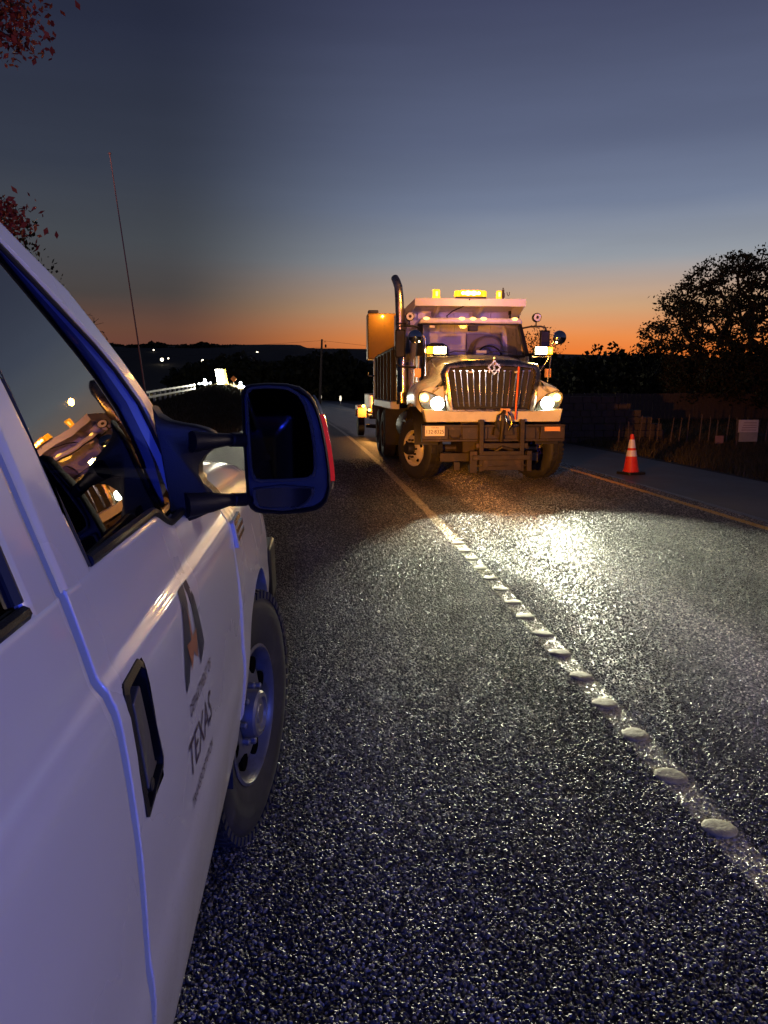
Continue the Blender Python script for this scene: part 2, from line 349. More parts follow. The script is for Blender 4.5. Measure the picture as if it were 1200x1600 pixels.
# ------------------------------------------------------------------ road geometry
def xline(y): return 1.34 - .0009*max(0, y-3)**2 if y < 34 else .475 - .0558*(y-34)
def line_mask(t, pos_socket):
    """1 on the worn stripe, follows the same curve as xline"""
    sp = N(t, 'ShaderNodeSeparateXYZ'); t.links.new(pos_socket, sp.inputs[0]); x, y, _ = sp.outputs
    d = math_(t, 'MAXIMUM', math_(t, 'SUBTRACT', y, 3.0), 0)
    xl = math_(t, 'SUBTRACT', 1.34, math_(t, 'MULTIPLY', math_(t, 'MULTIPLY', d, d), .0009))
    dist = math_(t, 'ABSOLUTE', math_(t, 'SUBTRACT', x, xl))
    return x, y, dist
def road_nodes(name, stones):
    m, t, b = principled(name)
    g = N(t, 'ShaderNodeNewGeometry')
    if stones: g_pos = g.outputs['Position']
    else: g_pos = g.outputs['Position']
    x, y, dist = line_mask(t, g_pos)
    big = N(t, 'ShaderNodeTexNoise'); big.inputs['Scale'].default_value = .9; big.inputs['Detail'].default_value = 5
    mp = N(t, 'ShaderNodeMapping'); mp.inputs['Scale'].default_value = (1.6, .28, 1); t.links.new(g_pos, mp.inputs[0]); t.links.new(mp.outputs[0], big.inputs['Vector'])
    fine = N(t, 'ShaderNodeTexNoise'); fine.inputs['Scale'].default_value = 90; fine.inputs['Detail'].default_value = 3; t.links.new(g_pos, fine.inputs['Vector'])
    if stones:
        oi = N(t, 'ShaderNodeObjectInfo')
        rnd = oi.outputs['Random']
        r = ramp(t, [(0, (.018, .018, .020, 1)), (.45, (.05, .049, .048, 1)), (.75, (.13, .125, .11, 1)), (1, (.36, .34, .28, 1))]); t.links.new(rnd, r.inputs[0])
        base = r.outputs[0]
    else:
        v = N(t, 'ShaderNodeTexVoronoi'); v.inputs['Scale'].default_value = 85; t.links.new(g_pos, v.inputs['Vector'])
        sv = N(t, 'ShaderNodeSeparateColor'); t.links.new(v.outputs['Color'], sv.inputs[0])
        r = ramp(t, [(0, (.016, .016, .017, 1)), (.55, (.045, .043, .04, 1)), (.85, (.09, .085, .075, 1)), (1, (.24, .22, .19, 1))]); t.links.new(sv.outputs[0], r.inputs[0])
        base = r.outputs[0]
    base = mixc(t, 1.0, base, mrange(t, big.outputs[0], .3, .7, .5, 1.4), 'MULTIPLY')
    wav = math_(t, 'ADD', x, math_(t, 'MULTIPLY', math_(t, 'SUBTRACT', big.outputs[0], .5), .7))
    band = mrange(t, math_(t, 'ABSOLUTE', math_(t, 'SUBTRACT', wav, 2.35)), .12, .62, 1.0, 0)     # flushed mid-lane strip, with the headlight streak painted in paler
    dark = mrange(t, math_(t, 'ABSOLUTE', math_(t, 'SUBTRACT', wav, .85)), .1, .6, 1.0, 0)        # darker strip along the near lane
    base = mixc(t, 1.0, base, math_(t, 'SUBTRACT', math_(t, 'ADD', .85, math_(t, 'MULTIPLY', band, 1.5)), math_(t, 'MULTIPLY', dark, .40)), 'MULTIPLY')
    pat = N(t, 'ShaderNodeTexNoise'); pat.inputs['Scale'].default_value = 7; pat.inputs['Detail'].default_value = 5; t.links.new(g_pos, pat.inputs['Vector'])
    dist = math_(t, 'ADD', dist, math_(t, 'MULTIPLY', math_(t, 'SUBTRACT', pat.outputs[0], .5), .07))
    worn = math_(t, 'MULTIPLY', math_(t, 'MULTIPLY', mrange(t, dist, .045, .075, 1, 0), mrange(t, fine.outputs[0], .34, .55, .2, .95)), mrange(t, pat.outputs[0], .3, .55, .55, 1))
    base = mixc(t, worn, base, (.34, .31, .20, 1))
    # right edge line, solid
    d2 = math_(t, 'ABSOLUTE', math_(t, 'SUBTRACT', math_(t, 'SUBTRACT', x, 3.46), math_(t, 'SUBTRACT', 1.34, math_(t, 'MULTIPLY', math_(t, 'POWER', math_(t, 'MAXIMUM', math_(t, 'SUBTRACT', y, 3.0), 0), 2), .0009))))
    base = mixc(t, math_(t, 'MULTIPLY', mrange(t, d2, .05, .062, 1, 0), mrange(t, fine.outputs[0], .36, .5, .5, .95)), base, (.55, .33, .06, 1))
    t.links.new(base, b.inputs['Base Color'])
    # right of the stripe the binder has flushed up: smoother, shinier mat
    signed = math_(t, 'SUBTRACT', wav, math_(t, 'SUBTRACT', 1.34, math_(t, 'MULTIPLY', math_(t, 'POWER', math_(t, 'MAXIMUM', math_(t, 'SUBTRACT', y, 3.0), 0), 2), .0009)))
    flush = math_(t, 'MULTIPLY', mrange(t, signed, -.05, .35), mrange(t, fine.outputs[0], .3, .6, .6, 1))
    if stones: b.inputs['Roughness'].default_value = .5
    else: t.links.new(math_(t, 'SUBTRACT', .5, math_(t, 'MULTIPLY', math_(t, 'MAXIMUM', flush, worn), .17)), b.inputs['Roughness'])
    if stones: b.inputs['Specular IOR Level'].default_value = .35
    else: t.links.new(math_(t, 'ADD', .28, math_(t, 'MULTIPLY', math_(t, 'MAXIMUM', flush, worn), .25)), b.inputs['Specular IOR Level'])
    if not stones:
        bp = N(t, 'ShaderNodeBump'); bp.inputs['Distance'].default_value = .007; t.links.new(math_(t, 'SUBTRACT', .8, math_(t, 'MULTIPLY', flush, .45)), bp.inputs['Strength'])
        h = math_(t, 'SUBTRACT', 1, math_(t, 'MULTIPLY', v.outputs['Distance'], 1.4))
        v2 = N(t, 'ShaderNodeTexVoronoi'); v2.inputs['Scale'].default_value = 32; t.links.new(g_pos, v2.inputs['Vector'])
        h = math_(t, 'ADD', h, math_(t, 'MULTIPLY', v2.outputs['Distance'], -.6))
        t.links.new(h, bp.inputs['Height']); t.links.new(bp.outputs[0], b.inputs['Normal'])
    return m
M_['road'] = road_nodes('chip_seal_asphalt', False)
M_['chip'] = road_nodes('chip_stones', True)
M_['shoulder'] = mat('shoulder_asphalt', (.085, .08, .08), .6, var=.25, vs=1.5, bump=.004, bs=70)
M_['soil'] = mat('verge_soil_and_dry_grass', (.026, .021, .013), .9, var=.5, vs=1.2, bump=.04, bs=6)

ys = [-30, -15, -6, 0, 3, 6, 9, 12, 15, 18, 22, 26, 30, 34, 40, 50, 60, 75, 90, 110, 140, 180, 240]
def far_x(y, base): return base + (xline(y)-1.34)
mb = MB(); rows = []
for y in ys: rows.append([(far_x(y, x), y, gz(y)) for x in np.linspace(-2.55, 5.15, 8)])
mb.grid(rows, flip=True); tag(mb.build('road', M_['road'], norm=False, smooth=False), kind='structure')
mb = MB(); rows = []
for y in ys: rows.append([(far_x(y, x), y, gz(y)-.012-(0.02 if x > 7.2 else 0)) for x in (5.1, 5.8, 6.6, 7.4)])
mb.grid(rows, flip=True); tag(mb.build('road_shoulder', M_['shoulder'], norm=False, smooth=False), kind='structure')

def terrain(x, y):
    z = gz(y) if y < 200 else gz(200)+0
    u = min(1, max(0, (-x-3.4)/5.0)); u = u*u*(3-2*u)
    z += u*(.25 + max(0, y-16)*.0175 if y < 70 else u*1.2)
    z += 1.1*math.exp(-((x+6.6)/2.6)**2 - ((y-60)/12)**2)
    r = math.hypot(x, y)
    if r > 130:
        k = min(1, (r-130)/210); k = k*k*(3-2*k)
        a = math.atan2(x, y)
        amp = 15.2 + 1.2*math.sin(a*5+1) - 4.5*max(0, min(1, (a+.05)/.6))
        z += k*(amp + 2)
    return z - .05
xs = np.concatenate([-np.geomspace(400, 4, 22), np.linspace(-3.2, 8, 16), np.geomspace(9.5, 400, 22)])
yy = np.concatenate([[-120, -60, -30, -15], np.linspace(-8, 80, 45), np.geomspace(86, 420, 24)])
mb = MB(); mb.grid([[(float(x), float(y), terrain(x, y) - (.10 if -2.2 < x - (xline(y)-1.34 if y < 300 else 0) < 7 else 0)) for x in xs] for y in yy], flip=True)
tag(mb.build('ground', M_['soil'], norm=False), kind='structure')

# ------------------------------------------------------------------ loose chips standing proud of the near road (instanced)
def chip_field():
    src = []
    for i in range(6):
        bm = bmesh.new(); bmesh.ops.create_icosphere(bm, subdivisions=1, radius=.0062)
        r2 = np.random.default_rng(i+3)
        dirs = r2.normal(size=(5, 3)); dirs /= np.linalg.norm(dirs, axis=1)[:, None]
        for v in bm.verts:
            p = np.array(v.co)
            for d in dirs:
                k = p @ d
                if k > .0040: p -= d*(k-.0040)
            v.co = p*np.array([1.15, .9, .8])
        me = bpy.data.meshes.new('chip'); bm.to_mesh(me); bm.free(); me.materials.append(M_['chip'])
        src.append(me)
    pts = []
    y = 1.15
    while y < 16.8:
        x0, x1 = -.62-.02*y, .55+.72*y
        if y < 5.5: st = .0098
        else: st = .0098*min(1.65, 1+(y-5.5)*.16)
        n = int((x1-x0)/st)
        xx = x0 + (np.arange(n)+rng.random(n)*1.1)*st
        yv = y + rng.random(n)*st
        pts.append(np.stack([xx, yv, -.01*(yv-2.5)+rng.random(n)*.0022+.0012, np.full(n, st/.0098)], 1)); y += st
    P = np.concatenate(pts); P = P[P[:, 0] < 5.0]
    wob = np.sin(P[:, 0]*9.1+np.sin(P[:, 1]*7))*np.sin(P[:, 1]*8.3+P[:, 0]*3)
    P = P[rng.random(len(P)) < (.90 + .08*wob)*np.clip((16.8-P[:, 1])/7.5, 0, 1)]
    xl = 1.34 - .0009*np.maximum(0, P[:, 1]-3)**2
    rt_ = np.clip((P[:, 0]+.12*np.sin(P[:, 1]*2.1)-xl+.02)/.3, 0, 1)
    on_line = np.abs(P[:, 0]-xl) < .055
    keep = rng.random(len(P)) < np.where(on_line, .45, 1-.30*rt_); P = P[keep]; rt_ = rt_[keep]; on_line = on_line[keep]
    P[:, 2] -= .0026*rt_ + .0022*on_line; P[:, 3] *= 1-.10*rt_
    me = bpy.data.meshes.new('road_chips'); me.vertices.add(len(P)); me.vertices.foreach_set('co', P[:, :3].astype(np.float32).ravel())
    a = me.attributes.new('sc', 'FLOAT', 'POINT'); a.data.foreach_set('value', P[:, 3].astype(np.float32)); me.update()
    o = bpy.data.objects.new('road_chips', me); COL.objects.link(o); tag(o, kind='stuff')
    o['label'] = 'loose dark stone chips rolled into the near road surface'; o['category'] = 'gravel'
    ng = bpy.data.node_groups.new('scatter_chips', 'GeometryNodeTree')
    ng.interface.new_socket('Geometry', in_out='INPUT', socket_type='NodeSocketGeometry'); ng.interface.new_socket('Geometry', in_out='OUTPUT', socket_type='NodeSocketGeometry')
    gi = N(ng, 'NodeGroupInput'); go = N(ng, 'NodeGroupOutput')
    cc = bpy.data.collections.new('chip_sources')
    for me_ in src:
        ob = bpy.data.objects.new('chip_source', me_); cc.objects.link(ob)
    ci = N(ng, 'GeometryNodeCollectionInfo'); ci.inputs['Collection'].default_value = cc; ci.inputs['Separate Children'].default_value = True; ci.inputs['Reset Children'].default_value = True
    ip = N(ng, 'GeometryNodeInstanceOnPoints'); ip.inputs['Pick Instance'].default_value = True
    rr = N(ng, 'FunctionNodeRandomValue', data_type='FLOAT_VECTOR'); rr.inputs[0].default_value = (-.7, -.7, 0); rr.inputs[1].default_value = (.7, .7, 6.283)
    rs = N(ng, 'FunctionNodeRandomValue', data_type='FLOAT'); rs.inputs[2].default_value = .65; rs.inputs[3].default_value = 1.45; rs.inputs['Seed'].default_value = 5
    na = N(ng, 'GeometryNodeInputNamedAttribute', data_type='FLOAT'); na.inputs[0].default_value = 'sc'
    mu = N(ng, 'ShaderNodeMath', operation='MULTIPLY')
    ng.links.new(rs.outputs[1], mu.inputs[0]); ng.links.new(na.outputs[0], mu.inputs[1])
    ng.links.new(gi.outputs[0], ip.inputs['Points']); ng.links.new(ci.outputs[0], ip.inputs['Instance']); ng.links.new(rr.outputs[0], ip.inputs['Rotation']); ng.links.new(mu.outputs[0], ip.inputs['Scale'])
    ng.links.new(ip.outputs[0], go.inputs[0])
    md = o.modifiers.new('scatter', 'NODES'); md.node_group = ng
    print('chips', len(P))
chip_field()

# ------------------------------------------------------------------ round pavement buttons on the stripe
M_['button'] = mat('button_ceramic', (.26, .235, .15), .7, var=.35, vs=30, bump=.004, bs=45, dirt=(.05, .045, .035), dirtf=.6)
ords = ['nearest', 'second', 'third', 'fourth', 'fifth', 'sixth', 'seventh', 'eighth', 'ninth', 'tenth', 'eleventh', 'twelfth', 'thirteenth', 'fourteenth', 'fifteenth']
prof = [(.060, -.004), (.0605, .002), (.057, .0055), (.048, .0085), (.032, .0105), (.012, .0112), (.0001, .0113)]
proto = None
for i in range(15):
    y = 2.30 + i*.3535
    if proto is None:
        proto = o = MB().lathe(prof, n=28).build('pavement_button', M_['button'])
    else:
        o = proto.copy(); COL.objects.link(o)
    o.location = (xline(y)-.005+random.uniform(-.008, .008), y+random.uniform(-.01, .01), gz(y)+.0045); o.rotation_euler = (R_(random.uniform(-2.5, 2.5)), R_(random.uniform(-2.5, 2.5)), random.random()*6); o.scale = (random.uniform(.93, 1.06), random.uniform(.93, 1.06), random.uniform(.7, 1.1))
    tag(o, ('%s round raised button from the bottom of the picture on the worn yellow stripe' % ords[i]), 'road marker', 'round raised buttons along the yellow stripe')

# ------------------------------------------------------------------ PICKUP
PX = (-1.235, .5, 0)
PK = thing('pickup_truck', 'white crew cab pickup parked at the left with its black towing mirror folded out', 'pickup', PX)
PROF = [(.30, -.31), (.44, -.262), (.50, -.243), (.55, -.234), (.62, -.224), (.68, -.2175), (.735, -.2135), (.77, -.2145), (.80, -.2175), (.92, -.219), (.98, -.222), (1.05, -.228), (1.10, -.2335), (1.128, -.2385),
        (1.136, -.2425), (1.150, -.2475), (1.160, -.2555), (1.168, -.2595), (1.20, -.268), (1.264, -.286), (1.85, -.479), (2.2, -.60)]
_pz = [a for a, b in PROF]; _px = [b for a, b in PROF]
def sx(z): return float(np.interp(z, _pz, _px))
ZR = [.50, .53, .56, .60, .64, .68, .71, .735, .755, .77, .785, .80, .86, .92, .967, .985, 1.02, 1.05, 1.08, 1.10, 1.12, 1.130, 1.138, 1.144, 1.150, 1.156, 1.162, 1.168, 1.18, 1.20, 1.23, 1.25]
def mirrorx(v): return (2*PX[0]-v[0], v[1], v[2])
def both(mbuild, name, m, **kw):
    """right side as built (toward the camera) and its mirror image on the far side"""
    o = mbuild.build(name, m, PK, **kw)
    far = MB(); far.v = [(-v[0], v[1], v[2]) for v in mbuild.v]; far.f = [tuple(reversed(f)) for f in mbuild.f]
    far.build(name, m, PK, **kw)
    return o
def belt(y):
    t = min(1, max(0, (y-1.34)/.11)); t = t*t*(3-2*t)
    return 1.272 - .036*t
def door_panel(y0, y1, hole=None, rise=.0):
    ycols = [(y0, .035), (y0, .012), (y0, .0028), (y0+.0008, .0008), (y0+.0028, 0), (y0+.0045, 0)]
    core = list(np.arange(y0+.05, y1-.03, .045))
    if hole: core = [c for c in core if not hole[0]-.02 < c < hole[1]+.02] + [hole[0], (hole[0]+hole[1])/2, hole[1]]
    core.sort(); ycols += [(c, 0) for c in core]
    ycols += [(y1-.0045, 0), (y1-.0028, 0), (y1-.0008, .0008), (y1, .0028), (y1, .012), (y1, .035)]
    rows = []
    for z in ZR + ['b2', 'b1', 'b0', 'b_']:
        row = []
        for y, dx in ycols:
            if isinstance(z, str):
                b = belt(y); zz, ex = {'b2': (b-.012, 0), 'b1': (b-.004, 0), 'b0': (b, .004), 'b_': (b, .03)}[z]
            else: zz, ex = min(z, belt(y)-.016), 0
            bl = .04 if zz < .51 else 0
            row.append((sx(zz)-dx-ex-bl*.3, y, zz))
        rows.append(row)
    m = MB(PX); n = len(ycols)
    vs = [p for r in rows for p in r]; fs = []
    hz = (.967, 1.138)
    for i in range(len(rows)-1):
        for k in range(n-1):
            if hole:
                yc = (ycols[k][0]+ycols[k+1][0])/2; zc = (rows[i][k][2]+rows[i+1][k][2])/2
                if hole[0] < yc < hole[1] and hz[0] < zc < hz[1]: continue
            fs.append((i*n+k, i*n+k+1, (i+1)*n+k+1, (i+1)*n+k))
    m.add(vs, fs); m.low = [1 if max(vs[q][2] for q in f) <= .7351 else 0 for f in fs]; return m
HOLE = (.900, 1.004)
fd = both(door_panel(.861, 1.985, HOLE), 'front_door', M_['white'], norm=True, ang=50)
rd = both(door_panel(-.42, .840, (-.375, -.27)), 'rear_door', M_['white'], ang=50)
# jambs behind the door gaps, coloured dark for the gap's shade
for yj in (.85, 1.992, -.427):
    j = MB(PX)
    for a, b in zip(ZR[:-1], ZR[1:]):
        j.add([(sx(a)-.036, yj-.03, a), (sx(a)-.036, yj+.03, a), (sx(b)-.036, yj+.03, b), (sx(b)-.036, yj-.03, b)], [(0, 1, 2, 3)])
    both(j, 'door_jamb', M_['rubber'], smooth=False)
# handle set in the front door
bz = MB(PX)
def onside(y, z, d=0): return (sx(z)+d, y, z)
outer = [(.893, 1.131), (.905, 1.140), (.985, 1.143), (.997, 1.134), (1.008, .994), (1.000, .982), (.905, .964), (.895, .970)]
inner = [(.905, 1.126), (.910, 1.131), (.980, 1.134), (.987, 1.128), (.998, .998), (.992, .990), (.911, .974), (.905, .978)]
n = 8
vs = [onside(y, z, .0022) for y, z in outer]+[onside(y, z, .0035) for y, z in inner]+[onside(y, z, -.026) for y, z in inner]+[onside(y, z, -.004) for y, z in outer]
fs = []
for i in range(n):
    k = (i+1) % n; fs += [(i, k, n+k, n+i), (n+i, n+k, 2*n+k, 2*n+i), (3*n+i, 3*n+k, k, i)]
fs.append(tuple(range(2*n, 3*n)))
bz.add(vs, fs); bz.build('handle_bezel', M_['black'], fd, smooth=False)
pd = MB(PX)
vs = []
for (y, z) in [(.909, 1.112), (.948, 1.121), (.952, 1.06), (.956, 1.012), (.911, .998)]: vs.append(onside(y, z, .004))
for (y, z) in [(.909, 1.112), (.948, 1.121), (.952, 1.06), (.956, 1.012), (.911, .998)]: vs.append(onside(y, z, -.018))
pd.add(vs, [(0, 1, 2, 3, 4), (9, 8, 7, 6, 5)]+[(i, 5+i, 5+(i+1) % 5, (i+1) % 5) for i in range(5)])
pd.build('handle_paddle', M_['handle'], fd, bev=.002, smooth=False)
kl = MB(PX); kl.add([onside(y, z, -.004) for y, z in [(.909, .994), (.958, 1.006), (.992, .996), (.990, .992), (.911, .977)]]+[onside(y, z, -.024) for y, z in [(.909, .994), (.958, 1.006), (.992, .996), (.990, .992), (.911, .977)]],
    [(0, 1, 2, 3, 4), (9, 8, 7, 6, 5)]+[(i, 5+i, 5+(i+1) % 5, (i+1) % 5) for i in range(5)])
kl.build('lock_plate', M_['handle'], fd, bev=.001, smooth=False)
kc = MB(PX); kc.lathe([(.009, -.004), (.009, .003), (.007, .0042), (.0001, .0042)], c=onside(.938, .990, -.002), axis='X', n=20)
kc.build('key_lock', M_['blk'], fd)
# window frame (B pillar band, A pillar band), glass, sill trims
def tum(y, z, d=0): return (sx(z)+d, y, z)
def strip(p_in, p_out, d=0, thick=.03):
    m = MB(PX); rows = [[tum(y, z, d-thick) for y, z in p_out], [tum(y, z, d-.004) for y, z in p_out], [tum(y, z, d) for y, z in [((a[0]*.12+b[0]*.88), (a[1]*.12+b[1]*.88)) for a, b in zip(p_in, p_out)]],
                      [tum(y, z, d) for y, z in [((a[0]*.2+b[0]*.8), (a[1]*.2+b[1]*.8)) for a, b in zip(p_in, p_out)]], [tum(y, z, d) for y, z in [((a[0]*.82+b[0]*.18), (a[1]*.82+b[1]*.18)) for a, b in zip(p_in, p_out)]],
                      [tum(y, z, d) for y, z in [((a[0]*.88+b[0]*.12), (a[1]*.88+b[1]*.12)) for a, b in zip(p_in, p_out)]], [tum(y, z, d-.004) for y, z in p_in], [tum(y, z, d-thick) for y, z in p_in]]
    m.grid(rows); return m
apo = [(1.985, 1.268), (1.85, 1.345), (1.68, 1.440), (1.636, 1.480), (1.542, 1.546), (1.442, 1.606), (1.357, 1.655), (1.240, 1.692), (1.151, 1.722), (.92, 1.765), (.70, 1.785), (.4, 1.790), (-.1, 1.78), (-.38, 1.75)]
api = [(1.62, 1.250), (1.62, 1.34), (1.590, 1.411), (1.566, 1.463), (1.484, 1.524), (1.402, 1.568), (1.303, 1.611), (1.200, 1.655), (1.121, 1.688), (.90, 1.725), (.70, 1.742), (.4, 1.747), (-.1, 1.735), (-.33, 1.71)]
both(strip(api, apo), 'window_frame', M_['white'], ang=60)
bi = [(.969, 1.268), (.959, 1.351), (.951, 1.438), (.936, 1.513), (.918, 1.60), (.905, 1.72)]
bo = [(.857, z) for y, z in bi]
both(strip(bi, bo, -.0005), 'door_pillar', M_['white'])
bo2 = [(.843, z) for y, z in bi]; bi2 = [(.762, z) for y, z in bi]
both(strip(bi2, bo2, -.0005), 'door_pillar', M_['white'])
rp = [(-.42, 1.27), (-.42, 1.4), (-.42, 1.55), (-.42, 1.72)]; rpi = [(-.30, 1.27), (-.30, 1.4), (-.31, 1.55), (-.34, 1.72)]
both(strip(rpi, rp, -.0005), 'door_pillar', M_['white'])
# glass
def gx(y, z):
    sl = lambda q: float(np.interp(q, [1.20, 1.30, 1.36, 1.43, 1.9], [.24, .262, .30, .35, .352]))
    zs_ = np.linspace(1.264, z, 24); x = -.286 - sum(sl((a+b)/2)*(b-a) for a, b in zip(zs_[:-1], zs_[1:]))
    return x - .006 - (y-.96)*.0475
g = MB(PX); rows = []
for z in np.linspace(1.222, 1.72, 30):
    ym = float(np.interp(z, [1.22, 1.34, 1.411, 1.463, 1.524, 1.568, 1.611, 1.655, 1.688, 1.73], [1.665, 1.64, 1.61, 1.59, 1.505, 1.425, 1.33, 1.23, 1.15, .95])); y0_ = .945 if z < 1.5 else .92
    rows.append([(gx(y, z), y, z) for y in np.linspace(y0_, ym, 16)])
g.grid(rows); both(g, 'front_window', M_['glass'], ang=80)
g = MB(PX); gp = [(-.36, 1.26), (.765, 1.262), (.75, 1.5), (.70, 1.745), (.3, 1.75), (-.34, 1.72)]
g.add([tum(y, z, -.009) for y, z in gp], [tuple(range(len(gp)))]); both(g, 'rear_window', M_['glass'], smooth=False)
# rubber run channels round the glass, and belt mouldings
ch = MB(PX)
edge = [(.966, 1.272), (.955, 1.40), (.938, 1.513), (.920, 1.60), (.905, 1.70)]
ch.tube([tum(y, z, -.006) for y, z in edge], .006, 6)
ch.tube([tum(y, z, -.007) for y, z in [(1.121, 1.686), (1.200, 1.653), (1.303, 1.609), (1.402, 1.566), (1.484, 1.522), (1.566, 1.460), (1.59, 1.405), (1.61, 1.34)]], .004, 6)
ch.tube([tum(y, z, -.007) for y, z in [(.755, 1.285), (.758, 1.40), (.750, 1.5), (.742, 1.6), (.735, 1.72)]], .008, 6)
both(ch, 'glass_seal', M_['rubber'])
bl = MB(PX)
path = [(y, belt(y)+.006) for y in list(np.linspace(.97, 1.32, 5))+list(np.linspace(1.34, 1.46, 7))+[1.56, 1.66]]
bl.tube([tum(y, z, -.004) for y, z in path], .0085, 8)
both(bl, 'belt_moulding', M_['black'])
b2 = MB(PX); b2.tube([tum(y, 1.276, -.003) for y in (-.33, .1, .5, .755)], .008, 8); both(b2, 'belt_moulding', M_['black'])
# fender with wheel arch
AX, AZ, AR = 2.45, .41, .485
def fy_profile(y):
    t = min(1, max(0, (y-2.0)/1.35)); zt = 1.262 - .10*t*t
    nose = max(0, (y-2.95)/.43); nx = .15*nose**2
    pts = []
    for z in [.80, .86, .92, .98, 1.02, 1.05, 1.08, 1.10, 1.12, 1.13, 1.138, 1.144, 1.150, 1.156, 1.162, 1.168]:
        z2 = z - .045*t*max(0, (z-.9)/.268)
        fl = .012*math.exp(-((y-AX)/.5)**2)*max(0, min(1, (1.05-z)/.15))
        pts.append((sx(z)+fl-.02*t*max(0, (z-.9)/.27)-nx, z2))
    zc = pts[-1][1]
    for u, w in ((.02, .35), (.05, .62), (.09, .80), (.15, .92), (.24, 1.0)):
        pts.append((pts[15][0]-u, zc + (zt-zc)*w))
    return pts
fm = MB(PX); rows = []
fy = [(1.999, .035), (1.999, .007), (2.002, .002), (2.006, 0)] + [(y, 0) for y in (1.965+.05, 2.03, 2.06, 2.1, 2.15, 2.2, 2.27, 2.35, 2.45, 2.55, 2.63, 2.7, 2.76, 2.81, 2.86, 2.90, 2.93, 2.96, 3.02, 3.1, 3.18, 3.25, 3.31, 3.36, 3.39)]
for y, dx in fy:
    a = AR*AR-(y-AX)**2; za = AZ+math.sqrt(a) if a > 0 else None
    low = za if za is not None and za > .50 else .50
    pr_ = fy_profile(y); lows = []
    for u in (0, .04, .1, .2, .35, .5, .65, .8, .9, 1):
        z = low + (.80-low)*u
        if low > .79: z = low + .0005*u
        flp = .012*math.exp(-((y-AX)/.5)**2); lows.append((sx(z)+flp - .15*(max(0, (y-2.95)/.43))**2, z))
    up = [(x, z if z > low+.002 else low+.002) for x, z in pr_]
    col = [(lows[0][0]-.05, lows[0][1]+.004), (lows[0][0]-.006, lows[0][1])] + lows + up
    rows.append([(x-dx, y, z) for x, z in col])
fm.grid(rows)
fen = both(fm, 'front_fender', M_['white'], ang=50)
# wheel well liner
wl = MB(PX); rows = []
for k in range(19):
    a = math.pi*k/18; rows.append([(x, AX-(AR+.004)*math.cos(a), AZ+(AR+.004)*math.sin(a)) for x in (-.25, -.45, -.75)])
wl.grid(rows); both(wl, 'wheel_arch', M_['blk'])
# hood, cowl, windshield, roof, dash, seats, floor
hd = MB(PX); rows = []
for y in (2.0, 2.1, 2.3, 2.6, 2.9, 3.15, 3.3, 3.38):
    t = (y-2)/1.35; e = fy_profile(y)[-1]; z0 = e[1]; zc = z0 + .05 - .05*t
    w = abs(e[0]-PX[0]); row = []
    for u in np.linspace(1, -1, 13): row.append((PX[0]+w*u, y, z0+(zc-z0)*(1-abs(u)**3) - (.05 if y > 3.35 else 0)))
    rows.append(row)
rows.append([(p[0], 3.40, .75) for p in rows[-1]])
hd.grid(rows); hd.build('hood', M_['white'], PK)
rf = MB(PX); rows = []
for y, dz in ((1.17, -.06), (1.05, 0), (.8, .035), (.4, .05), (-.1, .045), (-.38, .01), (-.46, -.06)):
    rows.append([(PX[0]+.782*u, y, 1.80+dz+.075*(1-abs(u)**2.6)) for u in np.linspace(1, -1, 13)])
rf.grid(rows); rf.build('roof', M_['white'], PK)
ws = MB(PX); rows = []
for y, z, w in ((1.98, 1.28, .86), (1.6, 1.51, .80), (1.17, 1.765, .74)):
    rows.append([(PX[0]+w*u, y+.06*(1-u*u), z) for u in np.linspace(1, -1, 9)])
ws.grid(rows); ws.build('windshield', M_['glass'], PK)
it = MB(PX); it.box(-2.18, -.30, 1.45, 1.95, .9, 1.22); it.box(-2.18, -.30, -.4, 1.9, .45, .55); it.box(-2.2, -.29, -.46, -.42, .5, 1.25)
it.build('dashboard', M_['interior'], PK, bev=.03)
for xs_ in (-.72, -1.75):
    for yb in (.72, -.28):
        st = MB(PX); st.box(xs_-.25, xs_+.25, yb, yb+.5, .72, .88); st.box(xs_-.24, xs_+.24, yb-.12, yb+.05, .85, 1.32, tp=.03); st.box(xs_-.13, xs_+.13, yb-.10, yb, 1.36, 1.55, tp=.02)
        st.build('seat', M_['interior'], PK, bev=.03)
# box side, tailgate, rear wheel arch, bumper (behind the photographer)
bx = MB(PX); bx.box(-2.25, -.222, -2.7, -.48, .55, 1.24); bx.box(-.25, -.2225, -1.8, -1.0, .5, .56); bx.build('cargo_box', M_['white'], PK, bev=.02)
rb = MB(PX); rb.box(-2.2, -.26, -2.86, -2.71, .5, .68); rb.build('rear_bumper', M_['chrome'], PK, bev=.02)
fb = MB(PX); fb.prism([(-2.22, .50), (-.262, .50), (-.255, .62), (-.262, .735), (-2.22, .735)], 3.30, 3.52, 'Y'); fb.build('front_bumper', M_['black'], PK, bev=.02)
gr = MB(PX); gr.box(-1.9, -.6, 3.36, 3.44, .78, 1.12)
for z in (.84, .92, 1.0, 1.08): gr.box(-1.88, -.62, 3.44, 3.46, z-.02, z+.02)
gr.build('grille', M_['black'], PK, bev=.008)
for x0 in (-.52, -1.95):
    h = MB(PX); h.box(x0-.10, x0+.10, 3.34, 3.44, .80, 1.08); h.build('headlight', M_['clearlens'], PK, bev=.03)
# mud flap / bumper end seen past the tyre
mf = MB(PX); mf.box(-.262, -.205, 3.10, 3.36, .60, .83, tp=.006); mf.build('bumper_end', M_['black'], PK, bev=.012)
